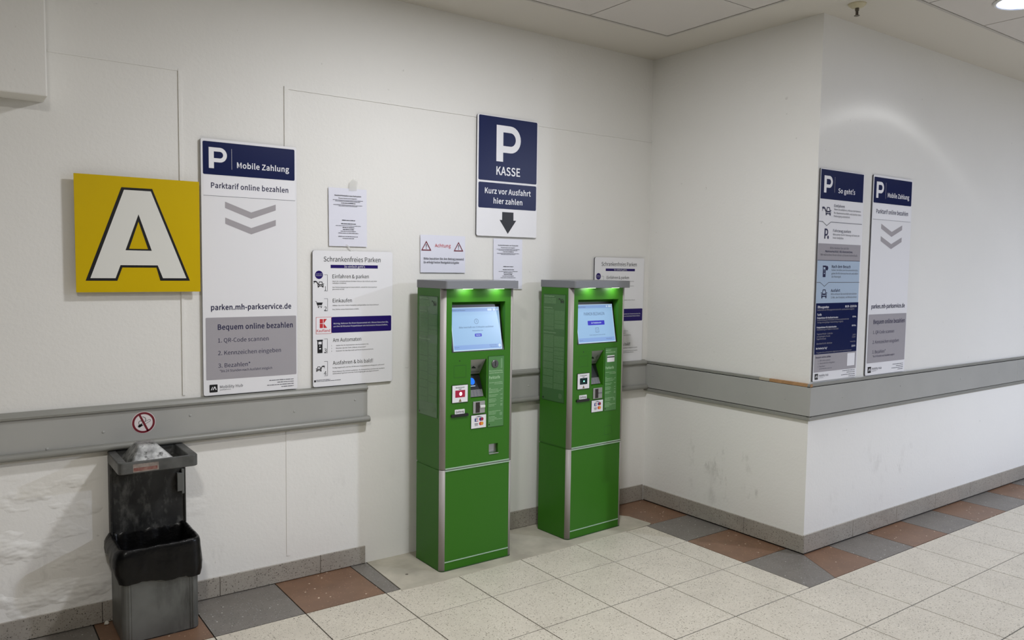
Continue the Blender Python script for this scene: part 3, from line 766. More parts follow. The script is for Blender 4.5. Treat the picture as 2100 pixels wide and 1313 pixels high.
for k in range(len(XG)-1):
    a, b = XG[k], XG[k+1]
    # band between border and first grid line
    if b <= XB+0.01:
        tq(a, YG[0], b, YB, 0)
    elif a < XB:
        tq(a, YG[0], XB, YB, 0)
    ys = YG
    for j in range(len(ys)-1):
        y1, y0 = ys[j], ys[j+1]
        if j < 2:
            if a < XB:
                tq(a, y0, min(b, XB), y1, 0)
        else:
            tq(a, y0, b, y1, 0)
# back border, left part
alt = [2, 1]
kk = 0
x = TX - 2*TS - 0.0
tile([(-2.209, YB), (-2.128, YB), (-2.112, 0.0), (-2.209, 0.0)], 2)
x1 = -2.209
i = 0
while x1 > -7.5:
    tq(x1-TS, YB, x1, 0.0, 1 if i % 2 == 0 else 2)
    x1 -= TS
    i += 1
# concrete patch
mb.prism([(-2.126, YB-0.018), (-1.9, YB-0.03), (-1.6, YB-0.024), (-1.3, YB-0.016), (-1.15, YB-0.018), (-0.9, YB-0.008), (-0.6, YB-0.004), (-0.36, YB+0.004),
          (-0.33, YB+0.02), (-0.35, -0.22), (-0.42, -0.12), (-0.45, 0.0), (-2.11, 0.0)], lambda u, v, t: (u, v, t), -0.004, 0.0012, 4)
# return-wall border
tile([(-0.335, -0.411), (0.0, -0.411), (0.0, 0.0), (-0.45, 0.0), (-0.40, -0.16)], 1, 0.001)
tq(XB, -0.751, 0.0, -0.411, 2)
tq(XB, -1.161, 0.0, -0.751, 1)
tile([(XB, Y3), (XC, Y3), (0.0, YR), (0.0, -1.161), (XB, -1.161)], 2, 0.0015)
tile([(XC, Y3), (XC+TS, Y3), (XC+TS, YR), (0.0, YR)], 1, 0.0015)
i = 0
x0 = XC+TS
while x0 < 7.5:
    tq(x0, Y3, x0+TS, YR, 2 if i % 2 == 0 else 1)
    x0 += TS
    i += 1
struct(mb.build('floor', [M_WHITE, M_BROWN, M_GREY, M_GROUT, M_CONC]))

# plinths (terrazzo base strips)
def plinth(name, a, b, rot, origin, joints, hgt=0.104, d=0.009, gap=0.003):
    m = MB()
    js = [a] + [j for j in joints if a < j < b] + [b]
    for p, q in zip(js, js[1:]):
        m.box((p+0.001, gap, 0.0), (q-0.001, hgt, d))
    m.box((a, 0.001, 0.0), (b, hgt-0.004, d-0.004), 1)
    o = struct(m.build(name, [M_PLINTH, M_GROUT], bevel=0.0015, bseg=1))
    o.location = origin
    o.rotation_euler = rot
    return o
plinth('baseboard_back', -8.0, -2.122, FACE_BACK, (0, 0, 0), [-3.914-.512*k for k in range(8)] + [-3.402, -2.890, -2.378], 0.098)
plinth('baseboard_rear', -1.72, -0.009, FACE_BACK, (0, 0, 0), [-1.45, -1.003, -0.49], 0.112)
plinth('baseboard_side', 0.009, 1.279, FACE_SIDE, (0, 0, 0), [0.348, 0.863], 0.107, 0.010, 0.008)
plinth('baseboard_right', -0.008, 8.0, FACE_BACK, (0, YR, 0), [0.495+.507*k for k in range(14)], 0.112, 0.009, 0.008)

# ------------------------------------------------------------------ bumper rails on the walls
def sweep(name, prof, a, b, m, parent, smooth=False, bevel=0.0):
    """prof = list of (depth, height)"""
    k = MB()
    k.prism(prof, lambda u, v, t: (t, v, u), a, b)
    return k.build(name, m, parent, smooth=smooth, bevel=bevel)

def halfround(z0, z1, d):
    c, r = (z0+z1)/2, (z1-z0)/2
    return [(0.0, z0)] + [(d-r+r*cos(-pi/2+pi*i/8), c+r*sin(-pi/2+pi*i/8)) for i in range(9)] + [(0.0, z1)]

def screw(parent, x, z, d, r=0.006):
    k = MB()
    k.lathe([(r, 0.0), (r*0.9, 0.0015), (r*0.5, 0.0025)], (x, 0, 0), 12)
    k.v = [(vx, vy+z, vz+d) for vx, vy, vz in k.v]
    return k.build('screw', M_RAIL, parent)

def old_rail(name, label, x0, x1, dz, screws, ext):
    t = thing(name, label, 'bumper rail', (0, 0, 0), FACE_BACK)
    L = x1-x0
    t.location = (x0, 0, 0)
    sweep('panel', [(0.0, 0.812+dz), (0.024, 0.812+dz), (0.024, 0.953+dz), (0.0, 0.953+dz)], 0, L, M_RAIL, t, bevel=0.002)
    sweep('top_rail', [(0.0, 0.951+dz), (0.020, 0.951+dz), (0.036, 0.957+dz), (0.038, 0.966+dz), (0.030, 0.978+dz), (0.010, 0.984+dz), (0.0, 0.984+dz)], 0, L-0.002, M_RAIL2, t)
    sweep('bottom_rail', halfround(0.783+dz, 0.815+dz, 0.050), 0, L+ext, M_RAIL2, t, bevel=0.003)
    for x, z in screws:
        screw(t, x-x0, z, 0.024)
    return t

old_rail('bumper_rail', 'long grey wall bumper rail at left with the no-smoking sticker on it', -8.0, -2.119, 0.0,
         [(-3.385, 0.868), (-3.60, 0.82), (-3.02, 0.905), (-2.52, 0.875), (-2.19, 0.905)], 0.008)
old_rail('bumper_rail', 'short grey bumper rail on the back wall behind the two green machines', -1.72, -0.0235, 0.008, [(-1.04, 0.89)], 0.0)

def flat_rail(name, label, origin, rot, a, b, joints, screws, broken=None):
    t = thing(name, label, 'bumper rail', origin, rot)
    js = [a] + joints + [b]
    for p, q in zip(js, js[1:]):
        k = MB()
        k.box((p+0.0008, 0.8005, 0.0), (q-0.0008, 0.9635, 0.022))
        k.build('panel', M_RAIL, t, bevel=0.0015, bseg=1)
    k = MB()
    k.box((a, 0.7965, 0.0), (b, 0.8005, 0.014))
    k.box((a, 0.9635, 0.0), (b, 0.9672, 0.014))
    k.build('shadow_gap', M_BLK, t)
    k = MB()
    k.box((a, 0.776, 0.0), (b, 0.7965, 0.020))
    k.build('bottom_strip', M_RAIL2, t, bevel=0.002, bseg=1)
    k = MB()
    if broken:
        k.box((a, 0.9672, 0.0), (broken[0], 0.984, 0.018))
    else:
        k.box((a, 0.9672, 0.0), (b, 0.984, 0.016))
    k.build('top_strip', M_RAIL2, t, bevel=0.002, bseg=1)
    if broken:
        k = MB()
        k.box((broken[0], 0.9672, 0.0), (broken[1], 0.983, 0.015))
        o = k.build('worn_strip', mat('worn_strip_paint', (176, 168, 150), 0.6), t)
        k = MB()
        k.box((broken[1]+0.003, 0.966, 0.0), (b, 0.983, 0.017))
        o = k.build('wood_strip', M_WOOD, t)
        o['label'] = 'bare brown wooden edge where the grey top strip has broken away'
    for x, z in screws:
        screw(t, x, z, 0.022, 0.005)
    return t

flat_rail('bumper_rail', 'flat grey bumper board on the return wall with a bare wooden strip on top', (0, 0, 0), FACE_SIDE, 0.0, 1.2915, [],
          [(0.09, 0.885), (0.86, 0.88), (1.13, 0.878)], broken=(0.945, 1.015))
flat_rail('bumper_rail', 'flat grey bumper board on the right-hand wall below the two tall posters', (0, YR, 0), FACE_BACK, -0.0215, 8.0, [2.665],
          [(0.30, 0.885), (0.95, 0.90), (1.75, 0.885), (2.35, 0.89), (2.75, 0.89), (2.86, 0.88)])

# ------------------------------------------------------------------ sign helpers
def sign_root(name, label, cat, x, z, wall='back', group=None):
    y = 0.0 if wall == 'back' else YR
    return thing(name, label, cat, (x, y - (0.0058 if wall == 'back' else 0.001), z), FACE_BACK, group)

def board(t, x0, y0, x1, y1, th=0.008, r=0.008, m=None, name='board', z0=0.0, edge=True):
    k = MB()
    k.prism(rrect(x0, y0, x1, y1, r), lambda u, v, w: (u, v, w), z0, z0+th)
    n = len(rrect(x0, y0, x1, y1, r))
    if edge:
        k.mi = [1, 0] + [1]*n
    return k.build(name, [m or M_SWHITE, M_SEDGE], t)

def bars(pr, m, rows, h=0.004, lvl=1, seed=1):
    """unreadable fine print: words of uneven length; rows = (x0, x1, y)"""
    rnd = random.Random(seed)
    was = pr.cur
    pr.one()
    for x0, x1, y in rows:
        x = x0
        while x < x1-0.001:
            w = min(rnd.uniform(0.006, 0.026), x1-x)
            pr.rect('fine_print', m, x, y+h*0.12, x+w, y+h*rnd.uniform(0.75, 0.95), lvl)
            x += w + h*0.45
    pr.cur = was

def hub_logo(pr, x, y, s, w):
    """small black square with two white slanted strokes and a peak"""
    pr.one()
    pr.rect('logo', M_INK, x, y, x+s, y+s, 0, r=s*0.06)
    u = s
    pr.poly('logo', M_PRW, [(x+.16*u, y+.30*u), (x+.26*u, y+.30*u), (x+.44*u, y+.70*u), (x+.34*u, y+.70*u)], lvl=1)
    pr.poly('logo', M_PRW, [(x+.38*u, y+.30*u), (x+.48*u, y+.30*u), (x+.66*u, y+.62*u), (x+.76*u, y+.30*u), (x+.88*u, y+.30*u), (x+.70*u, y+.74*u), (x+.60*u, y+.74*u)], lvl=1)
    pr.end()
    pr.text(M_INKG, x+s*1.3, y+s*0.46, w, s*0.36, 'Mobility Hub')
    pr.text(M_INKG, x+s*1.3, y+s*0.20, w*0.47, s*0.15, 'parkservice')

def car_icon(pr, m, bg, x, y, w, h):
    pr.one()
    n = 'pictogram'
    pr.poly(n, m, [(x+.12*w, y+.48*h), (x+.26*w, y+h), (x+.74*w, y+h), (x+.88*w, y+.48*h)],
            [[(x+.24*w, y+.54*h), (x+.34*w, y+.90*h), (x+.66*w, y+.90*h), (x+.76*w, y+.54*h)]], 1)
    pr.rect(n, m, x+.03*w, y+.16*h, x+.97*w, y+.50*h, 1, r=.06*w)
    pr.rect(n, m, x+.05*w, y, x+.24*w, y+.2*h, 1)
    pr.rect(n, m, x+.76*w, y, x+.95*w, y+.2*h, 1)
    pr.rect(n, m, x-.05*w, y+.56*h, x+.12*w, y+.66*h, 1)
    pr.rect(n, m, x+.88*w, y+.56*h, x+1.05*w, y+.66*h, 1)
    pr.rect(n, bg, x+.13*w, y+.30*h, x+.27*w, y+.40*h, 2)
    pr.rect(n, bg, x+.73*w, y+.30*h, x+.87*w, y+.40*h, 2)
    pr.rect(n, bg, x+.36*w, y+.27*h, x+.64*w, y+.37*h, 2)
    pr.end()

def cam_icon(pr, m, x, y, s, flip=1):
    pr.one()
    n = 'pictogram'
    f = flip
    pr.poly(n, m, [(x, y-.25*s), (x+f*.75*s, y-.25*s), (x+f*.75*s, y+.15*s), (x, y+.1*s)][::f], lvl=1)
    pr.poly(n, m, [(x+f*.6*s, y), (x+f*1.0*s, y), (x+f*1.5*s, y-.9*s), (x+f*1.3*s, y-.9*s)][::f], lvl=1)
    pr.line(n, m, [(x+f*.3*s, y-.2*s), (x+f*.05*s, y-.65*s)], .12*s, 1)
    pr.end()

def cart_icon(pr, m, x, y, w, h):
    pr.one()
    n = 'pictogram'
    pr.poly(n, m, [(x+.22*w, y+.42*h), (x+.86*w, y+.42*h), (x+w, y+.80*h), (x+.12*w, y+.80*h)], lvl=1)
    pr.line(n, m, [(x, y+h), (x+.12*w, y+.94*h), (x+.36*w, y+.24*h), (x+.9*w, y+.24*h)], .05*w, 1)
    pr.disc(n, m, x+.40*w, y+.08*h, .075*w, 1)
    pr.disc(n, m, x+.78*w, y+.08*h, .075*w, 1)
    pr.end()

def meter_icon(pr, m, bg, x, y, w, h, head=True):
    pr.one()
    n = 'pictogram'
    pr.rect(n, m, x, y, x+.82*w if not head else x+.52*w, y+h*.9, 1)
    ww = .82*w if not head else .52*w
    pr.rect(n, m, x-.06*w, y+h*.9, x+ww+.06*w, y+h, 1)
    pr.rect(n, bg, x+.18*ww, y+.66*h, x+.82*ww, y+.86*h, 2)
    pr.rect(n, bg, x+.35*ww, y+.50*h, x+.55*ww, y+.57*h, 2)
    pr.rect(n, bg, x+.35*ww, y+.28*h, x+.70*ww, y+.38*h, 2)
    if head:
        pr.disc(n, m, x+.72*w, y+.78*h, .26*w, 1, ry=.2*h)
    pr.end()

def bracket(pr, x0, x1, y0, y1):
    pr.one()
    pr.line('pictogram', M_INKG, [(x0, y1), (x1, y1), (x1, y0), (x0, y0)], 0.0016, 1)
    pr.end()

# ------------------------------------------------------------------ yellow letter sign
t = sign_root('letter_sign', 'square yellow sign with a large white letter A outlined in black', 'sign', -3.47, 1.485)
board(t, -0.009, -0.001, 0.499, 0.503, th=0.004, r=0.0015, m=M_YEL, name='panel', z0=0.030, edge=False)
pr = Print(0.0342)
outer = [(0.0272, 0.0488), (0.1503, 0.0488), (0.1715, 0.1070), (0.3105, 0.1075), (0.3257, 0.0492), (0.453, 0.0492), (0.2984, 0.4568), (0.1734, 0.4563)]
tri = [(0.185, 0.1825), (0.2922, 0.1825), (0.2402, 0.3421)]
white = [(0.0456, 0.0600), (0.1435, 0.0600), (0.164, 0.1172), (0.3159, 0.1178), (0.3369, 0.0604), (0.4372, 0.0604), (0.2922, 0.4458), (0.1836, 0.4458)]
ytri = [(0.1998, 0.1895), (0.2769, 0.1895), (0.2397, 0.3105)]
pr.poly('letter_outline', M_INK, outer, [ytri], 0)
pr.poly('letter', M_LETW, white, [tri], 1)
pr.build(t)
for sx, sy in ((0.05, 0.05), (0.44, 0.05), (0.05, 0.45), (0.44, 0.45)):
    k = MB(); k.lathe([(0.010, 0.0), (0.010, 0.0302)], (sx, sy, 0.0), 12)
    k.build('spacer', M_ALU, t)

# ------------------------------------------------------------------ mobile payment poster
def mobile_sign(label, x, z, wall):
    t = sign_root('payment_poster', label, 'sign', x, z, wall, 'posters on paying by phone')
    board(t, -0.006, -0.009, 0.4505, 1.1955, r=0.010)
    pr = Print(0.0082)
    pr.poly('blue_header', M_NAVY, rrect(0.003, 1.0312, 0.4405, 1.1835, 0.006))
    pr.P('symbol', M_PRW, 0.0298, 1.0605, 0.083, 0.0968, 0.0232, 0.0185)
    pr.rect('symbol', M_PRW, 0.1342, 1.0612, 0.1353, 1.1568, 1)
    pr.text(M_PRW, 0.159, 1.0711, 0.2535, 0.0255, 'Mobile Zahlung', 0.022)
    pr.rect('white_band', M_PRW, 0.0043, 0.934, 0.4425, 1.0272, 0)
    pr.rect('band_shadow_line', M_INKG, 0.0043, 0.9322, 0.4428, 0.934, 0)
    pr.text(M_INKN, 0.0385, 0.970, 0.3693, 0.024, 'Parktarif online bezahlen', 0.016)
    for dy in (0.0, -0.0745):
        pr.poly('chevron', M_CHEV, [(0.102, 0.8795+dy), (0.2243, 0.8337+dy), (0.3444, 0.880+dy), (0.3444, 0.9085+dy), (0.2245, 0.864+dy), (0.102, 0.9087+dy)])
    pr.text(M_INKN, 0.0322, 0.3975, 0.3873, 0.0245, 'parken.mh-parkservice.de', 0.02)
    pr.rect('grey_field', M_GREYF, 0.0067, 0.065, 0.4447, 0.3612, 0, r=0.004)
    pr.text(M_INKN, 0.0618, 0.303, 0.3655, 0.0245, 'Bequem online bezahlen', 0.02)
    pr.text(M_INKN, 0.0622, 0.2422, 0.2423, 0.0195, '1. QR-Code scannen')
    pr.text(M_INKN, 0.0617, 0.182, 0.3043, 0.0195, '2. Kennzeichen eingeben')
    pr.text(M_INKN, 0.0622, 0.1218, 0.152, 0.0195, '3. Bezahlen*')
    pr.text(M_INKN, 0.0689, 0.0993, 0.2524, 0.0115, '*bis 24 Stunden nach Ausfahrt möglich')
    hub_logo(pr, 0.0205, 0.0053, 0.0372, 0.1083)
    bars(pr, M_INKG, [(0.3066, 0.4304, 0.0405), (0.3468, 0.4304, 0.0288), (0.2953, 0.4304, 0.0172), (0.367, 0.4303, 0.0058)], 0.0045)
    pr.build(t)
    return t

mobile_sign('tall blue and white payment poster right of the yellow letter sign', -2.95, 0.998, 'back')
mobile_sign('tall blue and white payment poster on the right-hand wall, right of a poster with icons', 0.560, 0.999, 'right')

# ------------------------------------------------------------------ machine ("Kasse") sign
t = sign_root('pay_point_sign', 'dark blue and white parking pay point sign with a black down arrow', 'sign', -1.415, 1.797)
board(t, -0.0135, -0.0005, 0.4255, 0.6965, r=0.012)
pr = Print(0.0082)
pr.poly('blue_field', M_NAVY, rrect(-0.003, 0.322, 0.420, 0.6925, 0.008))
pr.poly('blue_field', M_NAVY, rrect(-0.002, 0.1625, 0.419, 0.3105, 0.008))
pr.P('symbol', M_PRW, 0.1208, 0.4372, 0.1762, 0.2105, 0.0485, 0.039, hb=0.745)
pr.text(M_PRW, 0.122, 0.3598, 0.173, 0.0468, 'KASSE', 0.026)
pr.text(M_PRW, 0.0428, 0.2478, 0.3345, 0.031, 'Kurz vor Ausfahrt', 0.02)
pr.text(M_PRW, 0.1046, 0.1912, 0.21, 0.0305, 'hier zahlen', 0.02)
pr.poly('arrow', M_INK, [(0.2103, 0.0165), (0.2712, 0.0968), (0.2508, 0.0965), (0.2505, 0.144), (0.1677, 0.144), (0.1678, 0.0967), (0.1493, 0.0968)])
pr.build(t)

# ------------------------------------------------------------------ how-to poster with four steps
def steps_sign(label, x, z):
    t = sign_root('steps_poster', label, 'sign', x, z, 'back', 'posters on barrier-free parking')
    board(t, -0.008, -0.002, 0.443, 0.698, r=0.012)
    pr = Print(0.0082)
    pr.text(M_INK, 0.0517, 0.6425, 0.3196, 0.0245, 'Schrankenfreies Parken')
    pr.rect('blue_field', M_PURP, 0.0886, 0.609, 0.3553, 0.6258)
    pr.text(M_PRW, 0.1635, 0.6126, 0.117, 0.0105, 'So einfach geht’s')
    pr.disc('blue_field', M_PURP, 0.026, 0.5741, 0.0212)
    pr.text(M_PRW, 0.010, 0.5765, 0.032, 0.004, '90 Minuten')
    pr.text(M_PRW, 0.010, 0.5685, 0.032, 0.004, 'frei parken')
    car_icon(pr, M_INK, M_SWHITE, 0.0175, 0.5098, 0.034, 0.030)
    cam_icon(pr, M_INK, -0.003, 0.541, 0.018)
    bracket(pr, 0.0537, 0.0713, 0.4917, 0.5744)
    pr.text(M_INK, 0.0565, 0.4946, 0.0075, 0.0205, '1')
    pr.text(M_INK, 0.0988, 0.5569, 0.2032, 0.019, 'Einfahren & parken')
    pr.text(M_INK, 0.0988, 0.5387, 0.2507, 0.0055, 'Dank der schrankenfreien Einfahrt können Sie einfach und ohne')
    pr.text(M_INK, 0.0988, 0.5288, 0.0772, 0.0055, 'Anhalten einfahren.')
    pr.text(M_INK, 0.0988, 0.5075, 0.2507, 0.0055, 'Der Parkvorgang beginnt automatisch, sobald Ihr Kennzeichen')
    pr.text(M_INK, 0.0988, 0.4972, 0.0655, 0.0055, 'gescannt wurde.')
    cart_icon(pr, M_INK, 0.0071, 0.4053, 0.0391, 0.0341)
    bracket(pr, 0.0534, 0.0719, 0.389, 0.4519)
    pr.text(M_INK, 0.0538, 0.3905, 0.013, 0.0205, '2')
    pr.text(M_INK, 0.1002, 0.432, 0.1058, 0.019, 'Einkaufen')
    pr.text(M_INK, 0.0986, 0.4135, 0.2635, 0.0055, 'Wählen Sie einen freien Parkplatz und genießen Sie Ihren Einkauf.')
    pr.text(M_INK, 0.0986, 0.393, 0.148, 0.0055, 'Das Ziehen eines Parktickets entfällt.')
    pr.poly('blue_field', M_PURP, rrect(0.0923, 0.274, 0.4358, 0.3566, 0.006))
    pr.one()
    pr.rect('shop_logo', M_RED, 0.0085, 0.2712, 0.0928, 0.3576, 0)
    pr.rect('shop_logo', M_PRW, 0.0103, 0.2730, 0.0910, 0.3558, 1)
    # white square with the four-piece red letter and the shop's name
    gx, gy = 0.0478, 0.3248
    pr.rect('shop_logo', M_RED, 0.0288, gy+0.0012, gx-0.0015, 0.3476, 2)
    pr.rect('shop_logo', M_RED, 0.0288, 0.3015, gx-0.0015, gy-0.0012, 2)
    pr.poly('shop_logo', M_RED, [(gx+0.0015, gy+0.0012), (gx+0.0035, gy+0.0012), (0.0678, 0.3476), (gx+0.0015, 0.3476)], lvl=2)
    pr.poly('shop_logo', M_RED, [(gx+0.0015, gy-0.0012), (gx+0.0015, 0.3015), (0.0688, 0.3015), (gx+0.0035, gy-0.0012)], lvl=2)
    pr.text(M_RED, 0.0126, 0.2812, 0.0718, 0.0125, 'Kaufland', 0.02, lvl=2, name='shop_logo')
    pr.end()
    pr.text(M_PRW, 0.1035, 0.3185, 0.3147, 0.0075, 'Wichtig: Nehmen Sie Ihren Kassenzettel mit. Diesen brauchen Sie,')
    pr.text(M_PRW, 0.1035, 0.3038, 0.311, 0.0075, 'um Ihre 90 Minuten Freiparkdauer am Automaten freizuschalten.')
    meter_icon(pr, M_INK, M_SWHITE, 0.0165, 0.1727, 0.033, 0.0683, head=False)
    bracket(pr, 0.0534, 0.0703, 0.1724, 0.2447)
    pr.text(M_INK, 0.0525, 0.1742, 0.014, 0.0205, '3')
    pr.text(M_INK, 0.0999, 0.2272, 0.159, 0.019, 'Am Automaten')
    for i, (w, s) in enumerate(((0.1863, 'Geben Sie Ihr Kennzeichen am Automaten ein.'), (0.1698, 'Drücken Sie die Taste „Rabatt anwenden“'), (0.214, 'Scannen Sie den Barcode auf Ihrem Kassenzettel ein.'))):
        pr.text(M_INK, 0.0911, 0.205-0.0143*i, 0.0035, 0.0055, str(i+1))
        pr.text(M_INK, 0.1172, 0.205-0.0143*i, w, 0.0055, s)
    car_icon(pr, M_INK, M_SWHITE, 0.009, 0.0775, 0.030, 0.026)
    cam_icon(pr, M_INK, 0.0555, 0.1045, 0.016, -1)
    bracket(pr, 0.053, 0.0711, 0.0535, 0.128)
    pr.text(M_INK, 0.0512, 0.0568, 0.0137, 0.0205, '4')
    pr.text(M_INK, 0.0996, 0.1082, 0.2281, 0.019, 'Ausfahren & bis bald!')
    pr.text(M_INK, 0.0989, 0.0892, 0.2954, 0.0055, 'Fertig eingekauft und Ihre 90 Minuten Freiparkdauer erfolgreich aktiviert?')
    pr.text(M_INK, 0.0989, 0.0694, 0.298, 0.0055, 'Dann können Sie einfach ausfahren. Ihr Kennzeichen wird bei der Ausfahrt')
    pr.text(M_INK, 0.0989, 0.0588, 0.2643, 0.0055, 'automatisch gelesen und der Parkvorgang gilt als abgeschlossen.')
    pr.rect('logo', M_INK, -0.0015, 0.0232, 0.0074, 0.0338)
    bars(pr, M_INKG, [(0.0095, 0.0856, 0.0315), (0.0095, 0.145, 0.0250)], 0.0035)
    pr.build(t)
    return t

steps_sign('white four-step parking poster with a red shop logo, beside the payment poster', -2.41, 0.990)
steps_sign('white parking steps poster in the corner, half hidden by the rear green machine', -0.499, 0.990)

# ------------------------------------------------------------------ sheets of paper taped to the wall
def sheet(name, label, cat, x, z, w, h, tilt=0.0, group=None, curl=0.0015):
    t = sign_root(name, label, cat, x, z, 'back', group)
    k = MB()
    k.prism([(0.0, 0.0), (w, 0.0), (w+tilt, h), (tilt, h)], lambda u, v, q: (u, v, q), 0.0012, 0.0020)
    k.build('paper', M_PAPER, t)
    return t

def info_sheet(label, x, z, taped):
    t = sheet('notice_sheet', label, 'notice', x, z, 0.212, 0.299, -0.003, 'A4 customer notices in plastic sleeves')
    pr = Print(0.0030)
    m = M_INK
    pr.text(m, 0.030, 0.2578, 0.147, 0.0065, 'Kundeninformation zum Parksystem', 0.02)
    pr.text(m, 0.0505, 0.2450, 0.103, 0.0048, 'Wie genau bezahle ich die Parkgebühr?', 0.012)
    bars(pr, M_INKG, [(0.020, 0.187, 0.2362), (0.033, 0.172, 0.2304)], 0.0030, seed=3)
    pr.rect('fine_print', m, 0.0665, 0.2206, 0.0705, 0.2246, 1)
    bars(pr, m, [(0.073, 0.145, 0.2208)], 0.0042, seed=4)
    bars(pr, M_INKG, [(0.023, 0.185, 0.2115), (0.052, 0.155, 0.2062)], 0.0030, seed=5)
    bars(pr, m, [(0.070, 0.1428, 0.1325), (0.0655, 0.148, 0.1148)], 0.0042, seed=6)
    bars(pr, M_INKG, [(0.036, 0.1755, 0.1050)], 0.0028, seed=7)
    bars(pr, m, [(0.0735, 0.138, 0.0955), (0.075, 0.138, 0.0855)], 0.0042, seed=8)
    bars(pr, M_INKG, [(0.063, 0.148, 0.0766), (0.0505, 0.162, 0.0668), (0.0505, 0.159, 0.0492), (0.0735, 0.138, 0.0394)], 0.0036, seed=9)
    pr.build(t)
    if taped:
        k = MB()
        k.prism([(0.108, 0.288), (0.152, 0.290), (0.160, 0.345), (0.132, 0.352), (0.112, 0.330)], lambda u, v, w: (u, v, w), 0.0034, 0.0040)
        k.build('tape', M_TAPE, t)
        k = MB()
        k.prism([(0.090, 0.008), (0.098, 0.010), (0.137, -0.024), (0.130, -0.028)], lambda u, v, w: (u, v, w), 0.0034, 0.0039)
        k.build('tape', M_TAPE, t)
    return t

info_sheet('white sheet of small print taped above the four-step poster', -2.3265, 1.7125, True)
info_sheet('white sheet of small print partly hidden behind the front green machine, under the arrow sign', -1.300, 1.484, False)

t = sheet('warning_sheet', 'white warning sheet with two red triangles taped left of the arrow sign', 'notice', -1.792, 1.580, 0.2935, 0.209, -0.002)
pr = Print(0.0032)
for cx in (0.0358, 0.2466):
    pr.one()
    pr.poly('warning_triangle', M_DRED, [(cx-0.0325, 0.1220), (cx+0.0325, 0.1220), (cx, 0.1765)], [[(cx-0.0235, 0.1275), (cx+0.0235, 0.1275), (cx, 0.1665)]], 0)
    pr.poly('warning_triangle', M_INK, [(cx-0.0012, 0.1385), (cx+0.0012, 0.1385), (cx+0.0026, 0.1570), (cx-0.0026, 0.1570)], lvl=0)
    pr.disc('warning_triangle', M_INK, cx, 0.1335, 0.0025, 0, seg=10)
    pr.end()
pr.text(M_RED, 0.0905, 0.1428, 0.104, 0.0185, 'Achtung', 0.004)
pr.text(M_INKG, 0.020, 0.0722, 0.262, 0.0115, 'Bitte bezahlen Sie den Betrag passend', 0.006)
pr.text(M_INKG, 0.020, 0.0520, 0.2305, 0.0115, 'Es erfolgt keine Restgeldrückgabe', 0.006)
pr.build(t)

# ------------------------------------------------------------------ "how it works" poster on the right wall
t = sign_root('how_to_poster', 'tall narrow blue poster with car icons at the wall corner, left of another poster', 'sign', 0.03, 0.997, 'right')
board(t, -0.0165, -0.003, 0.4275, 1.1905, r=0.006)
pr = Print(0.0082)
pr.rect('blue_header', M_NAVY, -0.0115, 1.0235, 0.418, 1.1865)
pr.P('symbol', M_PRW, 0.0200, 1.0585, 0.082, 0.0945, 0.0228, 0.0180)
pr.rect('symbol', M_PRW, 0.1231, 1.0634, 0.1242, 1.1506, 1)
pr.text(M_PRW, 0.1602, 1.0645, 0.172, 0.0255, 'So geht’s', 0.022)
car_icon(pr, M_INKN, M_SWHITE, 0.044, 0.9335, 0.052, 0.046)
cam_icon(pr, M_INKN, 0.010, 0.976, 0.028)
pr.text(M_INKN, 0.1263, 0.983, 0.104, 0.0155, 'Einfahren')
pr.text(M_INKG, 0.1272, 0.9655, 0.274, 0.0105, 'Wenn Sie einfahren, erfassen die Kameras')
pr.text(M_INKG, 0.1268, 0.9455, 0.276, 0.0105, 'Ihr Nummernschild und starten den')
pr.text(M_INKG, 0.1260, 0.9274, 0.1636, 0.0105, 'Parkvorgang automatisch.')
def zig(y, dv):
    pr.line('divider', M_INKG, [(-0.0145, y), (0.0190, y), (0.0601, y-dv), (0.1003, y), (0.4165, y)], 0.003, 1)
zig(0.8975, 0.0215)
pr.P('pictogram', M_INKN, 0.0415, 0.8025, 0.035, 0.0570, 0.010, 0.009)
pr.disc('pictogram', M_INKN, 0.0770, 0.8110, 0.0070, 1, ry=0.010)
pr.text(M_INKN, 0.1253, 0.843, 0.1797, 0.0155, 'Fahrzeug parken')
pr.text(M_INKG, 0.1252, 0.824, 0.273, 0.0105, 'Bitte parken Sie Ihr Fahrzeug auf einem der')
pr.text(M_INKG, 0.1247, 0.805, 0.1098, 0.0105, 'freien Stellplätze.')
pr.rect('grey_field', M_GREYF, -0.0145, 0.6825, 0.414, 0.7755)
pr.text(M_INKG, 0.1023, 0.7465, 0.1894, 0.0115, 'Bitte merken Sie sich Ihr')
pr.text(M_INKN, 0.0568, 0.7270, 0.278, 0.0115, 'Nummernschild / Kfz-Kennzeichen.', 0.012)
pr.text(M_INKG, 0.0106, 0.7075, 0.3754, 0.0115, 'Wir wünschen Ihnen einen schönen Aufenthalt.')
pr.rect('blue_field', M_LBLUE, -0.0150, 0.440, 0.413, 0.6800)
pr.rect('divider', M_INKN, -0.0150, 0.6800, 0.4135, 0.6828)
meter_icon(pr, M_INKN, M_LBLUE, 0.0404, 0.5869, 0.052, 0.065)
pr.text(M_INKN, 0.1258, 0.6398, 0.1905, 0.0155, 'Nach dem Besuch', 0.01)
pr.text(M_INKG, 0.1250, 0.6225, 0.273, 0.0105, 'Gehen Sie bitte zum Kassenautomaten,')
pr.text(M_INKG, 0.1260, 0.603, 0.273, 0.0105, 'geben Ihr Kfz-Kennzeichen ein und zahlen')
pr.text(M_INKG, 0.1268, 0.5845, 0.097, 0.0105, 'das Parkentgelt.')
zig(0.5572, 0.0225)
car_icon(pr, M_INKN, M_LBLUE, 0.0325, 0.4675, 0.055, 0.050)
pr.text(M_INKN, 0.1263, 0.5032, 0.093, 0.0155, 'Ausfahrt', 0.01)
pr.text(M_INKG, 0.1285, 0.4855, 0.265, 0.0105, 'Bitte verlassen Sie innerhalb der nächsten')
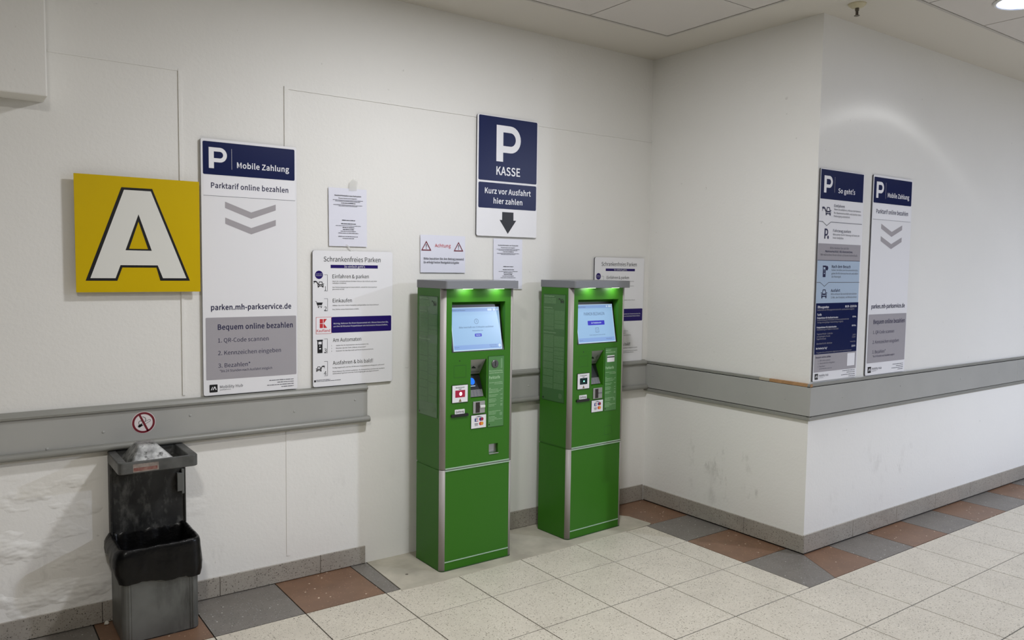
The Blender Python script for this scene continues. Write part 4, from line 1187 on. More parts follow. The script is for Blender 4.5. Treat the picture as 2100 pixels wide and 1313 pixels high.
pr.text(M_INKG, 0.1295, 0.466, 0.264, 0.0105, '15 Min. den Parkplatz. Auf Wiedersehen!')
pr.rect('navy_field', M_NAVY, -0.0128, 0.150, 0.4165, 0.440)
w = M_PRW
pr.text(w, 0.003, 0.412, 0.110, 0.0115, 'Öffnungszeiten', 0.012)
pr.text(w, 0.2787, 0.4122, 0.1225, 0.0115, '06:30 - 22:30 Uhr', 0.012)
pr.text(M_GREYF, 0.002, 0.3975, 0.372, 0.0085, '(Außerhalb der Öffnungszeiten keine Ein- und Ausfahrt möglich)')
pr.text(w, 0.002, 0.3693, 0.042, 0.0115, 'Tarife', 0.012)
pr.text(w, 0.003, 0.3525, 0.207, 0.0085, 'Freiparkdauer für Kaufland-Kunden', 0.012)
pr.text(w, 0.3603, 0.3517, 0.039, 0.0085, '90 Min.', 0.012)
pr.text(M_GREYF, 0.0039, 0.3405, 0.3185, 0.0080, '(Freischaltung des Parktickets am Kassenautomaten bei')
pr.text(M_GREYF, 0.0048, 0.3272, 0.259, 0.0080, 'Vorlage eines gültigen Kassenbelegs möglich)')
pr.text(w, 0.0027, 0.299, 0.195, 0.0085, 'Freiparkdauer für Ankerkunden', 0.012)
pr.text(w, 0.3578, 0.2998, 0.0435, 0.0085, '60 Min.', 0.012)
pr.text(M_GREYF, 0.0036, 0.2865, 0.215, 0.0080, '(Rabattierung am Tablet im Geschäft)')
pr.text(M_GREYF, 0.0054, 0.2613, 0.157, 0.0085, 'Tagestarif 06:30 - 22:30 Uhr')
pr.text(M_GREYF, 0.0044, 0.2472, 0.1325, 0.0085, 'Je angefangene Stunde')
pr.text(M_GREYF, 0.0053, 0.2335, 0.092, 0.0085, 'Tageshöchstsatz')
pr.text(M_GREYF, 0.3685, 0.2451, 0.0348, 0.0085, '2,00 €')
pr.text(M_GREYF, 0.3652, 0.2318, 0.037, 0.0085, '12,00 €')
pr.text(M_GREYF, 0.0052, 0.2065, 0.155, 0.0085, 'Abendtarif 22:30 - 06:30 Uhr')
pr.text(M_GREYF, 0.3477, 0.2062, 0.0543, 0.0070, 'kostenlos')
pr.text(w, 0.0031, 0.1792, 0.110, 0.0095, 'Bei Verlust je Tag*', 0.014)
pr.text(w, 0.3627, 0.1785, 0.0393, 0.0095, '25,00 €', 0.014)
pr.text(M_GREYF, 0.0077, 0.1568, 0.357, 0.0065, '*Es gelten die aushängenden allgemeinen Nutzungsbedingungen')
pr.rect('grey_field', M_GREYF, -0.0095, 0.0485, 0.417, 0.150)
pr.text(M_INKN, 0.0041, 0.1285, 0.148, 0.0090, 'Bequem online zahlen', 0.01)
pr.text(M_INKG, 0.0270, 0.1095, 0.121, 0.0085, '1.  QR-Code scannen')
pr.text(M_INKG, 0.0270, 0.0935, 0.169, 0.0085, '2.  Kennzeichen eingeben')
pr.text(M_INKG, 0.0270, 0.0758, 0.0735, 0.0085, '3.  Bezahlen*')
bars(pr, M_INKG, [(0.0427, 0.1682, 0.0640)], 0.004)
pr.rect('white_square', M_PRW, 0.3231, 0.0668, 0.4008, 0.1415, 1)
hub_logo(pr, 0.0013, 0.0072, 0.0325, 0.092)
bars(pr, M_INKG, [(0.2784, 0.408, 0.0380), (0.322, 0.4085, 0.0268), (0.2667, 0.409, 0.0145), (0.3433, 0.4124, 0.0030)], 0.0045)
pr.build(t)

# ------------------------------------------------------------------ no-smoking sticker on the left rail
t = thing('no_smoking_sticker', 'round red and white no-smoking sticker on the left rail above the waste bin', 'sticker', (-3.2215, -0.0245, 0.8935), FACE_BACK)
k = MB(); k.lathe([(0.050, 0.0), (0.050, 0.0005)], (0, 0, 0), 40)
k.build('backing', mat('sticker_white', (224, 216, 216), 0.4), t)
pr = Print(0.0006, None, True)
pr.disc('prohibition_ring', M_DRED, 0, 0, 0.0475, 1, hole=0.0385, seg=40)
pr.line('prohibition_ring', M_DRED, [(-0.017, 0.0375), (0.017, -0.0375)], 0.0085, 1)
a = R(28)
def rp(x, y):
    return (x*cos(a)-y*sin(a), x*sin(a)+y*cos(a))
pr.line('cigarette', M_INK, [rp(-0.008, -0.0095), rp(0.026, -0.0095), rp(0.0295, -0.006), rp(0.0295, -0.0035), rp(0.026, 0.0), rp(-0.008, 0.0)], 0.0014, 0)
pr.poly('cigarette', M_INK, [rp(-0.022, -0.0105), rp(-0.009, -0.0105), rp(-0.009, 0.001), rp(-0.022, 0.001)], lvl=0)
pr.disc('cigarette', M_INK, *rp(-0.023, -0.005), 0.0058, 0, seg=14)
pr.line('cigarette', M_INK, [(-0.019, -0.008), (-0.020, 0.004), (-0.015, 0.009), (-0.006, 0.007)], 0.0022, 0)
pr.line('cigarette', M_INK, [(-0.004, 0.027), (0.006, 0.022), (0.010, 0.013), (0.006, 0.005)], 0.0022, 0)
pr.build(t)

# ------------------------------------------------------------------ ticket machines
def kiosk(name, label, loc, rz, front):
    t = thing(name, label, 'ticket machine', loc, (0, 0, rz), 'green ticket machines')
    W2, D, r = 0.2305, 0.263, 0.024
    xi = W2 - r
    fr = lambda u, v, w: (u, -w, v)                      # drawn flat on the front, w out of it
    # sides and back shell, upper and lower
    k = MB()
    for z0, z1 in ((0.004, 0.543), (0.553, 1.500)):
        k.box((-W2, r, z0), (-W2+0.012, D, z1)); k.box((W2-0.012, r, z0), (W2, D, z1))
        k.box((-W2+0.012, D-0.01, z0), (W2-0.012, D, z1))
    k.box((-W2+0.012, r, 0.004), (W2-0.012, D-0.01, 0.03))
    k.box((-W2+0.003, r, 0.543), (W2-0.003, D-0.003, 0.553))
    k.build('housing', M_GREEN, t)
    # corner profiles
    for s in (-1, 1):
        k = MB()
        arc = [(s*(xi+r*sin(pi/2*i/8)), r-r*cos(pi/2*i/8)) for i in range(9)]
        pts = [(s*(xi-0.0005), 0.0)] + arc + [(s*(xi-0.0005), r)]
        for z0, z1 in ((0.004, 0.5455), (0.5485, 1.500)):
            k.prism(pts if s > 0 else pts[::-1], lambda u, v, w: (u, v, w), z0, z1)
        o = k.build('corner_profile', M_ALU, t)
        for p in o.data.polygons:
            p.use_smooth = abs(p.normal.z) < 0.5
    # upper front with openings
    k = MB()
    hx0, hx1, hz0, hz1 = -0.172, 0.168, 1.165, 1.430
    nx0, nx1, nz0, nz1 = -0.0515, 0.0490, 0.908, 1.122
    cx0, cx1, cz0, cz1 = 0.0705, 0.1305, 0.599, 0.652
    outer = [(-xi, 0.556), (xi, 0.556), (xi, 1.500), (-xi, 1.500)]
    holes = [[(hx0, hz0), (hx1, hz0), (hx1, hz1), (hx0, hz1)], [(nx0, nz0), (nx1, nz0), (nx1, nz1), (nx0, nz1)]]
    if front:
        holes.append([(cx0, cz0), (cx1, cz0), (cx1, cz1), (cx0, cz1)])
    loops = [[Vector((x, z, 0)) for x, z in l] for l in [outer]+holes]
    flat = [p for l in loops for p in l]
    k.add([(p.x, 0.0015, p.y) for p in flat], tessellate_polygon(loops))
    def quad(*pts):
        k.add(pts, [(0, 1, 2, 3)])
    # screen recess: side walls and ceiling down to the tilted screen plane
    yb, yt = 0.008, 0.055
    quad((hx0, 0.0015, hz0), (hx0, 0.0015, hz1), (hx0, yt, hz1), (hx0, yb, hz0))
    quad((hx1, 0.0015, hz0), (hx1, 0.0015, hz1), (hx1, yt, hz1), (hx1, yb, hz0))
    quad((hx0, 0.0015, hz1), (hx1, 0.0015, hz1), (hx1, yt, hz1), (hx0, yt, hz1))
    quad((hx0, 0.0015, hz0), (hx1, 0.0015, hz0), (hx1, yb, hz0), (hx0, yb, hz0))
    quad((hx0, yb, hz0), (hx1, yb, hz0), (hx1, yt, hz1), (hx0, yt, hz1))
    # card terminal niche
    nd = 0.075
    prof = [(0.0015, nz1), (nd, nz1), (nd, 0.93), (0.0015, nz0)]
    for x in (nx0, nx1):
        k.add([(x, y, z) for y, z in prof], [(0, 1, 2, 3)])
    for (y0, z0), (y1, z1) in zip(prof, prof[1:]):
        quad((nx0, y0, z0), (nx1, y0, z0), (nx1, y1, z1), (nx0, y1, z1))
    if front:
        for x in (cx0, cx1):
            quad((x, 0.0015, cz0), (x, 0.0015, cz1), (x, 0.03, cz1), (x, 0.03, cz0))
        for z in (cz0, cz1):
            quad((cx0, 0.0015, z), (cx1, 0.0015, z), (cx1, 0.03, z), (cx0, 0.03, z))
        quad((cx0, 0.03, cz0), (cx1, 0.03, cz0), (cx1, 0.03, cz1), (cx0, 0.03, cz1))
    k.build('front_panel', M_GREEN, t)
    # lower door, base panel, strips
    k = MB(); k.box((-xi, 0.001, 0.0535), (xi, 0.012, 0.538)); k.build('lower_door', M_GREEN, t)
    k = MB(); k.box((-xi, 0.001, 0.004), (xi, 0.012, 0.0475)); k.build('base_panel', M_GREEN, t)
    k = MB(); k.box((-xi, -0.0015, 0.0475), (xi, 0.010, 0.0525)); k.build('base_strip', mat('pale_strip', (168, 196, 172), 0.4), t)
    k = MB(); k.box((-xi, -0.003, 0.5385), (xi, 0.010, 0.5435)); k.box((-xi, -0.003, 0.5505), (xi, 0.010, 0.5555))
    k.box((-xi, 0.002, 0.5435), (xi, 0.010, 0.5505), 1)
    k.build('middle_strip', [mat('pale_strip', (168, 196, 172), 0.4), M_RAIL2], t)
    k = MB()
    k.prism([(-W2-0.001, D)] + [(-W2-0.001, r)] + [(-xi-(r+0.001)*cos(pi/2*i/6), r-(r+0.002)*sin(pi/2*i/6)) for i in range(1, 7)] +
            [(xi+(r+0.001)*sin(pi/2*i/6), r-(r+0.002)*cos(pi/2*i/6)) for i in range(7)] + [(W2+0.001, D)], lambda u, v, w: (u, v, w), 0.0, 0.005)
    k.build('foot_seal', mat('foot_dark_green', (44, 76, 40), 0.6), t)
    # cap
    k = MB()
    k.prism(rrect(-W2-0.002, -0.036, W2+0.002, D+0.012, 0.012)[::1], lambda u, v, w: (u, v, w), 1.500, 1.5425)
    k.build('cap', M_CAP, t, bevel=0.002)
    # two lights under the overhang
    for x in (-0.095, 0.105):
        k = MB(); k.box((x-0.030, -0.034, 1.4990), (x+0.030, -0.026, 1.5002))
        k.build('cap_light', M_LED, t)
        l = bpy.data.lights.new('cap_light_glow', 'AREA')
        l.shape = 'RECTANGLE'; l.size = 0.06; l.size_y = 0.008; l.energy = 0.16; l.color = (0.95, 1.0, 0.92)
        lo = bpy.data.objects.new('cap_light_glow', l); COL.objects.link(lo)
        lo.parent = t; lo.location = (x, -0.030, 1.4985); lo.rotation_euler = (R(38), 0, 0)
    # screen, in its tilted plane
    zz = lambda z: yb + (yt-yb)*(z-hz0)/(hz1-hz0)
    def tilt(u, v, w):
        return (u, zz(v)-w, v)
    s = MB()
    s.prism([(-0.166, 1.1655), (0.165, 1.1655), (0.165, 1.412), (-0.166, 1.412)], tilt, 0.0005, 0.004)
    bez = s.build('screen', M_BLACK, t)
    pr = Print(0.0042, tilt, True)
    sx0, sx1, sz0, sz1 = -0.158, 0.1535, 1.1705, 1.3985
    pr.rect('display', M_SCR, sx0, sz0, sx1, sz1, 0)
    pr.rect('display', M_SCRB, sx0+0.004, 1.3755, sx1-0.004, 1.394, 1)
    pr.rect('display', M_SCRB, sx0+0.004, 1.178, sx1-0.004, 1.2005, 1)
    pr.rect('display', M_SCRW, sx0, sz0, sx1, sz0+0.0045, 1)
    pr.rect('display', M_SCRW, sx0, sz1-0.003, sx1, sz1, 1)
    pr.rect('display', M_SCRW, sx0, sz0, sx0+0.003, sz1, 1)
    pr.rect('display', M_SCRW, sx1-0.003, sz0, sx1, sz1, 1)
    T = 'display_text'
    if front:
        pr.text(M_SCRT, sx0+0.010, 1.3805, 0.083, 0.006, 'Parken auf Distanz', lvl=2, name=T)
        pr.rect('display', M_SCRW, 0.077, 1.3785, 0.105, 1.3905, 2, r=0.004)
        pr.rect('display', M_SCRW, 0.113, 1.3785, 0.128, 1.3905, 2, r=0.003)
        pr.rect('display', M_SCRW, 0.134, 1.3785, 0.148, 1.3905, 2, r=0.003)
        pr.disc(T, M_SCRT, 0.000, 1.3235, 0.0135, 2, hole=0.0118, seg=24)
        pr.line(T, M_SCRT, [(-0.001, 1.331), (0.0, 1.323), (0.004, 1.319)], 0.0016, 2)
        pr.text(M_SCRT, -0.112, 1.2895, 0.220, 0.0085, 'Bitte innerhalb von 15 Minuten ausfahren', lvl=2, name=T)
        pr.text(M_SCRT, -0.030, 1.272, 0.067, 0.006, 'Kennzeichen: frei', lvl=2, name=T)
        pr.rect('display', M_SCRV, -0.017, 1.2425, 0.027, 1.2585, 2, r=0.003)
        pr.text(M_SCRW, -0.009, 1.2475, 0.028, 0.0060, 'Weiter', 0.01, lvl=3, name=T)
        pr.disc('display', M_SCRW, 0.1385, 1.191, 0.0085, 2, seg=20)
        pr.text(M_SCRT, 0.071, 1.193, 0.050, 0.004, 'Haben Sie Fragen?', lvl=2, name=T)
        pr.text(M_SCRT, 0.076, 1.184, 0.050, 0.004, 'Hilfe anfordern', lvl=2, name=T)
        pr.text(M_SCRT, sx0+0.008, 1.188, 0.028, 0.004, 'Sprache', lvl=2, name=T)
    else:
        pr.text(M_SCRT, sx0+0.010, 1.3805, 0.075, 0.006, 'Parken auf Distanz', lvl=2, name=T)
        pr.disc('display', M_SCRW, 0.105, 1.385, 0.006, 2, seg=16)
        pr.rect('display', M_SCRW, 0.118, 1.3795, 0.146, 1.3905, 2, r=0.004)
        pr.text(M_SCRT, -0.092, 1.3335, 0.171, 0.0175, 'PARKEN BEZAHLEN', lvl=2, name=T)
        pr.rect('display', M_SCRV, -0.068, 1.275, 0.073, 1.3015, 2, r=0.004)
        pr.text(M_SCRW, -0.040, 1.2845, 0.085, 0.0085, 'Zur Parkplatzsuche', 0.012, lvl=3, name=T)
        pr.line(T, M_SCRT, [(-0.008, 1.2325), (0.018, 1.2325), (0.018, 1.2575), (-0.008, 1.2575), (-0.008, 1.2325)], 0.0016, 2)
        pr.line(T, M_SCRT, [(0.0, 1.245), (0.010, 1.245)], 0.0018, 2)
        pr.text(M_SCRT, -0.062, 1.2145, 0.132, 0.0050, 'Parkvorgang mit Code aufrufen', lvl=2, name=T)
        pr.text(M_SCRT, 0.075, 1.188, 0.048, 0.005, 'Hilfe anfordern', lvl=2, name=T)
        pr.text(M_SCRT, sx0+0.008, 1.186, 0.028, 0.004, 'Sprache', lvl=2, name=T)
    pr.build(bez)
    # card terminal
    k = MB()
    k.add([(nx0+0.001, 0.004, nz1-0.001), (nx1-0.003, 0.004, nz1-0.001), (nx1-0.003, nd*0.86, 1.034), (nx0+0.001, nd*0.86, 1.034)], [(0, 1, 2, 3)])
    ct = k.build('card_terminal', M_STEEL, t)
    slope = lambda u, v, w: (u, 0.004+(nz1-v)/(nz1-1.034)*(nd*0.86-0.004)-w, v)
    pr = Print(0.0008, slope, True)
    for i, rr in enumerate((0.007, 0.013, 0.019)):
        pr.poly('contactless_symbol', M_INK, [(0.008+rr*cos(a), 1.080+rr*0.8*sin(a)) for a in (-0.8, -0.4, 0, 0.4, 0.8)] + [(0.008+(rr+0.0022)*cos(a), 1.080+(rr+0.0022)*0.8*sin(a)) for a in (0.8, 0.4, 0, -0.4, -0.8)])
    pr.poly('contactless_symbol', M_INK, [(-0.022, 1.070), (0.004, 1.068), (0.004, 1.072), (-0.016, 1.084), (-0.024, 1.078)])
    pr.rect('contactless_symbol', M_INKG, nx0+0.004, 1.047, nx1-0.012, 1.050)
    pr.build(ct)
    def term(u, v, w):
        return (u, nd*0.86-0.030*(1.03-v)/0.07-w, v)
    k = MB()
    k.prism([(nx0+0.002, 0.955), (nx1-0.006, 0.955), (nx1-0.006, 1.028), (nx0+0.002, 1.028)], term, -0.004, 0.002)
    sc2 = k.build('terminal_screen', M_BLACK, ct)
    pr = Print(0.0022, term, True)
    if front:
        pr.disc('screen_image', M_TERP, -0.030, 0.998, 0.017, 0)
        pr.disc('screen_image', M_TERB, -0.014, 0.998, 0.018, 1)
        pr.rect('screen_image', M_SCRW, -0.038, 0.972, 0.002, 0.9755, 1)
    else:
        pr.rect('screen_image', M_TERB, -0.046, 0.972, -0.016, 1.005, 0)
        pr.poly('screen_image', M_SCRW, [(-0.041, 0.985), (-0.029, 0.996), (-0.022, 0.988), (-0.03, 0.983)], lvl=1)
    pr.build(sc2)
    k = MB()
    k.prism([(nx0+0.002, 0.918), (nx1-0.008, 0.918), (nx1-0.008, 0.954), (nx0+0.002, 0.954)], term, -0.012, 0.001)
    kp = k.build('keypad', mat('keypad_grey', (120, 120, 118), 0.45, metal=0.3), ct)
    pr = Print(0.0012, term, True)
    for i in range(4):
        for j in range(4):
            pr.rect('key', M_INKG, nx0+0.006+0.021*i, 0.921+0.0082*j, nx0+0.020+0.021*i, 0.926+0.0082*j, 0)
    pr.build(kp)
    # loudspeaker hole, blank hatch outline
    pr = Print(-0.0015, fr)
    pr.disc('microphone_hole', M_INK, -0.1215, 1.120, 0.0035, 0, seg=12)
    lnm = mat('panel_line', (34, 78, 26), 0.6)
    pr.line('blank_hatch', lnm, [(-0.1565, 1.032), (-0.0825, 1.032), (-0.0825, 1.096), (-0.1565, 1.096), (-0.1565, 1.032)], 0.0016, 0)
    if not front:
        pr.line('blank_hatch', lnm, [(cx0, cz0), (cx1, cz0), (cx1, cz1), (cx0, cz1), (cx0, cz0)], 0.0016, 0)
    pr.build(t)
    # barcode scanner plate
    k = MB(); k.box((-0.1705, -0.0025, 0.8985), (-0.0705, 0.0012, 0.9935)); k.box((-0.168, -0.0035, 0.901), (-0.073, 0.0, 0.991), 1)
    sp = k.build('scanner_plate', [M_BLACK, M_SWHITE], t)
    pr = Print(0.0035, fr, True)
    pr.text(M_INK, -0.148, 0.977, 0.055, 0.006, 'Barcode Scanner', 0.01, lvl=0)
    pr.poly('lettering', M_INKG, [(-0.121, 0.9675), (-0.108, 0.9725), (-0.134, 0.9725)])
    pr.rect('scanner_window', M_REDL if front else mat('scanner_dark', (14, 44, 46), 0.1), -0.1505, 0.927, -0.0895, 0.965, 0, r=0.002)
    pr.disc('scanner_light', M_REDH if front else M_TEAL, -0.117, 0.9455, 0.0085 if front else 0.006, 1, ry=0.010 if front else 0.005)
    pr.poly('lettering', mat('warning_olive', (120, 104, 60), 0.5), [(-0.129, 0.9035), (-0.111, 0.9035), (-0.120, 0.9215)])
    pr.build(sp)
    # receipt slot
    k = MB(); k.prism(rrect(-0.1745, 0.8235, -0.0675, 0.8385, 0.005), fr, -0.001, 0.006)
    rs = k.build('receipt_slot', M_BLACK, t)
    k = MB(); k.prism(rrect(-0.1505, 0.8375, -0.0895, 0.8625, 0.003), fr, -0.001, 0.0015)
    rl = k.build('receipt_label', M_SWHITE, rs)
    pr = Print(0.0016, fr); pr.text(M_INK, -0.145, 0.8455, 0.050, 0.0105, 'Quittung', 0.016, lvl=0)
    pr.build(rl)
    # card slot
    k = MB(); k.box((-0.0375, -0.004, 0.8305), (0.0385, 0.001, 0.8955))
    cs = k.build('card_slot', M_STEEL, t, bevel=0.0015)
    k = MB(); k.box((-0.0215, -0.0048, 0.8345), (0.0045, 0.0, 0.8905))
    k.build('slot_opening', mat('slot_dark', (40, 32, 26), 0.6), cs)
    k = MB()
    if front:
        k.box((0.004, -0.012, 0.860), (0.036, -0.004, 0.874)); k.build('slot_lip', mat('card_white', (224, 224, 222), 0.3), cs, bevel=0.002)
    else:
        k.box((0.004, -0.007, 0.862), (0.036, -0.004, 0.866)); k.build('slot_lip', M_INKG, cs)
    # accepted cards sticker
    k = MB(); k.box((-0.0495, -0.0015, 0.7485), (0.0495, 0.001, 0.8225)); k.box((-0.0475, -0.0022, 0.7505), (0.0475, 0.0, 0.8205), 1)
    ps = k.build('payment_sticker', [M_BLACK, M_SWHITE], t)
    pr = Print(0.0022, fr, True)
    n = 'card_logo'
    pr.poly(n, M_INKG, [(-0.025, 0.8095), (0.025, 0.8095), (0.0, 0.8155)])
    pr.rect(n, mat('logo_blue', (30, 50, 120), 0.4), -0.026, 0.786, -0.011, 0.804)
    pr.rect(n, M_RED, -0.011, 0.786, -0.004, 0.804)
    pr.rect(n, M_PRW, -0.019, 0.790, -0.006, 0.794, 1)
    pr.rect(n, M_PRW, -0.019, 0.797, -0.006, 0.800, 1)
    pr.disc(n, mat('logo_blue', (30, 50, 120), 0.4), 0.012, 0.7975, 0.0095, 0)
    pr.disc(n, mat('logo_dark_red', (150, 30, 60), 0.4), 0.021, 0.7975, 0.0095, 1)
    pr.rect(n, M_INK, -0.027, 0.7725, -0.004, 0.776)
    pr.text(M_INK, -0.026, 0.7625, 0.021, 0.007, 'VPAY', 0.01, lvl=0, name=n)
    pr.disc(n, mat('logo_red', (206, 50, 40), 0.4), 0.012, 0.7735, 0.0095, 0)
    pr.disc(n, mat('logo_orange', (226, 150, 50), 0.4), 0.021, 0.7735, 0.0095, 1)
    pr.build(ps)
    # tariff panel
    k = MB(); k.box((0.0590, -0.0008, 0.746), (0.1640, 0.001, 1.134)); k.box((0.0608, -0.0016, 0.748), (0.1622, 0.0, 1.132), 1)
    tp = k.build('tariff_panel', [lnm, M_DGREEN], t)
    pr = Print(0.0016, fr)
    pale = mat('tariff_print', (165, 200, 158), 0.5)
    if front:
        k = MB(); k.lathe([(0.022, 0.0), (0.022, 0.004), (0.018, 0.007)], (0.1015, -0.001, 1.092), 24, axis='y')
        c = k.build('coin_slot', mat('coin_disc', (92, 92, 92), 0.4, metal=0.4), tp)
        k = MB(); k.box((0.0995, -0.0092, 1.079), (0.1035, -0.004, 1.106)); k.build('slot_opening', M_BLACK, c)
        pr.rect('lettering', M_LGREEN, 0.140, 1.065, 0.152, 1.120, 0, r=0.005)
        pr.text(pale, 0.0645, 1.0505, 0.090, 0.0065, 'Bitte passend bezahlen.', 0.012, lvl=0)
        pr.text(pale, 0.0645, 1.0395, 0.092, 0.0065, 'Automat wechselt nicht.', 0.012, lvl=0)
        ty = 1.010
    else:
        pr.text(pale, 0.0645, 1.1155, 0.044, 0.0070, 'NUR MIT', 0.012, lvl=0)
        pr.text(pale, 0.0645, 1.1025, 0.082, 0.0070, 'KARTENZAHLUNG', 0.012, lvl=0)
        pr.rect('card_symbol', M_SWHITE, 0.0765, 1.0470, 0.1400, 1.0870, 0, r=0.003)
        pr.rect('card_symbol', M_INK, 0.0765, 1.0735, 0.1400, 1.0800, 1)
        ty = 1.004
    pr.text(pale, 0.0645, ty, 0.072, 0.015, 'Parktarife', 0.018, lvl=0)
    bars(pr, pale, [(0.065, 0.097, ty-0.022), (0.100, 0.152, ty-0.022), (0.100, 0.155, ty-0.030)], 0.0026, 0, 11)
    y = ty-0.052
    rnd = random.Random(5)
    rows = [0.012, 0.060, 0.080, 0.066, 0, 0.058, 0.048, 0, 0.046, 0.050, 0.042, 0, 0.050, 0.036, 0, 0, 0, 0.078, 0.048, 0.046, 0, 0.040, 0.052, 0.058, 0.038]
    for i, w in enumerate(rows):
        if w:
            bars(pr, pale, [(0.065, 0.065+w, y)], 0.0026, 0, 20+i)
            if i in (1, 5, 8, 10, 12, 13):
                bars(pr, pale, [(0.141, 0.155, y)], 0.0026, 0, 40+i)
        y -= 0.0075
    pr.rect('lettering', M_LGREEN, 0.136, 0.806, 0.154, 0.824, 0, r=0.005)
    bars(pr, pale, [(0.118, 0.155, 0.785)], 0.0024, 0, 60)
    pr.rect('lettering', M_INK, 0.0645, 0.757, 0.072, 0.765, 0)
    pr.build(tp)
    # terms panel on the left flank (u = depth from front towards the back reads right to left)
    sd = lambda u, v, w: (-W2-w, D-u, v)                 # u from the back edge to the front
    k = MB(); k.prism([(0.020, 0.816), (0.219, 0.816), (0.219, 1.459), (0.020, 1.459)], sd, 0.0, 0.0012)
    k.prism([(0.0225, 0.8185), (0.2165, 0.8185), (0.2165, 1.4565), (0.0225, 1.4565)], sd, 0.0, 0.0020, 1)
    st = k.build('terms_panel', [lnm, mat('terms_green', (58, 106, 52), 0.32, coat=0.5)], t)
    pr = Print(0.0020, sd)
    blk = M_LGREEN
    gl = printed_rows('terms_block', (92, 132, 86), (56, 98, 52))
    gp = mat('terms_plain_block', (84, 120, 78), 0.4)
    pr.text(pale, 0.030, 1.443, 0.090, 0.007, 'Allgemeine Nutzungsbedingungen', lvl=1)
    pr.rect('text_block', gl, 0.030, 1.402, 0.135, 1.437, 0)
    pr.text(pale, 0.030, 1.375, 0.075, 0.007, 'Nutzungsordnung', lvl=1)
    rnd = random.Random(8)
    for x0, x1, ya, yb2 in ((0.030, 0.118, 1.245, 1.368), (0.124, 0.212, 1.245, 1.362), (0.030, 0.118, 0.885, 1.215), (0.124, 0.212, 0.885, 1.210)):
        y = yb2
        while y > ya+0.01:
            h = min(rnd.uniform(0.012, 0.075), y-ya)
            pr.rect('text_block', gl, x0, y-h, x1, y, 0)
            y -= h + 0.0035
    pr.text(pale, 0.030, 1.226, 0.110, 0.007, 'Datenschutzinformation', lvl=1)
    car_icon(pr, M_INK, gp, 0.176, 1.408, 0.028, 0.024)
    cam_icon(pr, M_INK, 0.158, 1.434, 0.014)
    pr.rect('logo', gp, 0.170, 0.840, 0.200, 0.870, 0, r=0.01)
    pr.rect('logo', M_INK, 0.028, 0.826, 0.038, 0.836, 0)
    pr.build(st)
    if front:
        k = MB(); k.box((cx0+0.001, 0.020, cz0+0.001), (cx1-0.001, 0.026, cz1-0.001))
        cr = k.build('coin_return_flap', M_STEEL, t)
        k = MB(); k.box((cx0, -0.003, cz0-0.002), (cx1+0.002, 0.004, cz0+0.002)); k.build('lip', M_STEEL, cr)
    return t

kiosk('ticket_machine', 'green ticket machine nearest the camera, with a coin slot and red-lit scanner', (-1.6245, -0.353, 0.0), 0.0, True)
kiosk('ticket_machine', 'green ticket machine nearer the wall corner, with a card symbol and dark scanner', (-0.7525, -0.334, 0.0), R(2.8), False)

# ------------------------------------------------------------------ waste bin with ashtray top
t = thing('waste_bin', 'dirty grey metal waste bin with an ashtray top at the left wall', 'waste bin', (-3.212, -0.012, 0.0))
X0, X1 = -0.155, 0.155
# container: open box with ribbed rounded front corners
def ring_box(x0, y0, x1, y1, r, seg=6):
    return rrect(x0, y0, x1, y1, r, seg)
k = MB()
out = ring_box(X0, -0.278, X1, -0.003, 0.028)
inn = ring_box(X0+0.004, -0.274, X1-0.004, -0.007, 0.025)
n = len(out)
vs = [(x, y, 0.006) for x, y in out] + [(x, y, 0.405) for x, y in out] + [(x, y, 0.405) for x, y in inn] + [(x, y, 0.02) for x, y in inn]
fs = [(i, (i+1) % n, n+(i+1) % n, n+i) for i in range(n)] + [(n+i, n+(i+1) % n, 2*n+(i+1) % n, 2*n+i) for i in range(n)] + [(2*n+i, 2*n+(i+1) % n, 3*n+(i+1) % n, 3*n+i) for i in range(n)]
fs += [tuple(range(n-1, -1, -1)), tuple(range(3*n, 4*n))]
k.add(vs, fs)
for x in (-0.128, -0.118, 0.118, 0.128):
    k.box((x-0.002, -0.2800, 0.012), (x+0.002, -0.277, 0.400))
cont = k.build('container', M_BIN, t)
k = MB(); k.prism(ring_box(X0+0.004, -0.274, X1-0.004, -0.007, 0.025), lambda u, v, w: (u, v, w), 0.0, 0.007)
k.build('foot', M_BIND, t)
# tall back plate with side flanges
k = MB()
k.box((X0, -0.012, 0.40), (X1+0.008, 0.0, 0.745))
k.box((X0-0.002, -0.045, 0.40), (X0+0.006, 0.0, 0.745))
k.box((X1+0.004, -0.020, 0.40), (X1+0.010, 0.0, 0.745), 1)
k.build('back_plate', [M_BIND, M_BLACK], t)
k = MB()
k.box((X1-0.030, -0.036, 0.560), (X1-0.004, -0.012, 0.645)); k.box((X1-0.010, -0.030, 0.545), (X1+0.002, -0.012, 0.662))
lk = k.build('lock', mat('lock_metal', (112, 114, 112), 0.45, metal=0.4), t, bevel=0.002)
# ashtray: frame open in the middle, sloping hood inside
k = MB()
ax0, ax1, ay0, ay1 = X0-0.006, X1+0.002, -0.286, -0.003
out = ring_box(ax0, ay0, ax1, ay1, 0.022)
inn = ring_box(ax0+0.034, ay0+0.014, ax1-0.038, ay1-0.012, 0.012)
zb, zt = 0.732, 0.7815
vs = [(x, y, zb) for x, y in out] + [(x, y, zt) for x, y in out] + [(x, y, zt) for x, y in inn] + [(x, y, zb+0.004) for x, y in inn]
n = len(out)
fs = [(i, (i+1) % n, n+(i+1) % n, n+i) for i in range(n)] + [(n+i, n+(i+1) % n, 2*n+(i+1) % n, 2*n+i) for i in range(n)] + [(2*n+i, 2*n+(i+1) % n, 3*n+(i+1) % n, 3*n+i) for i in range(n)]
fs += [tuple(range(n-1, -1, -1)), tuple(range(3*n, 4*n))]
k.add(vs, fs)
at = k.build('ashtray', M_ASHF, t, bevel=0.004)
k = MB()
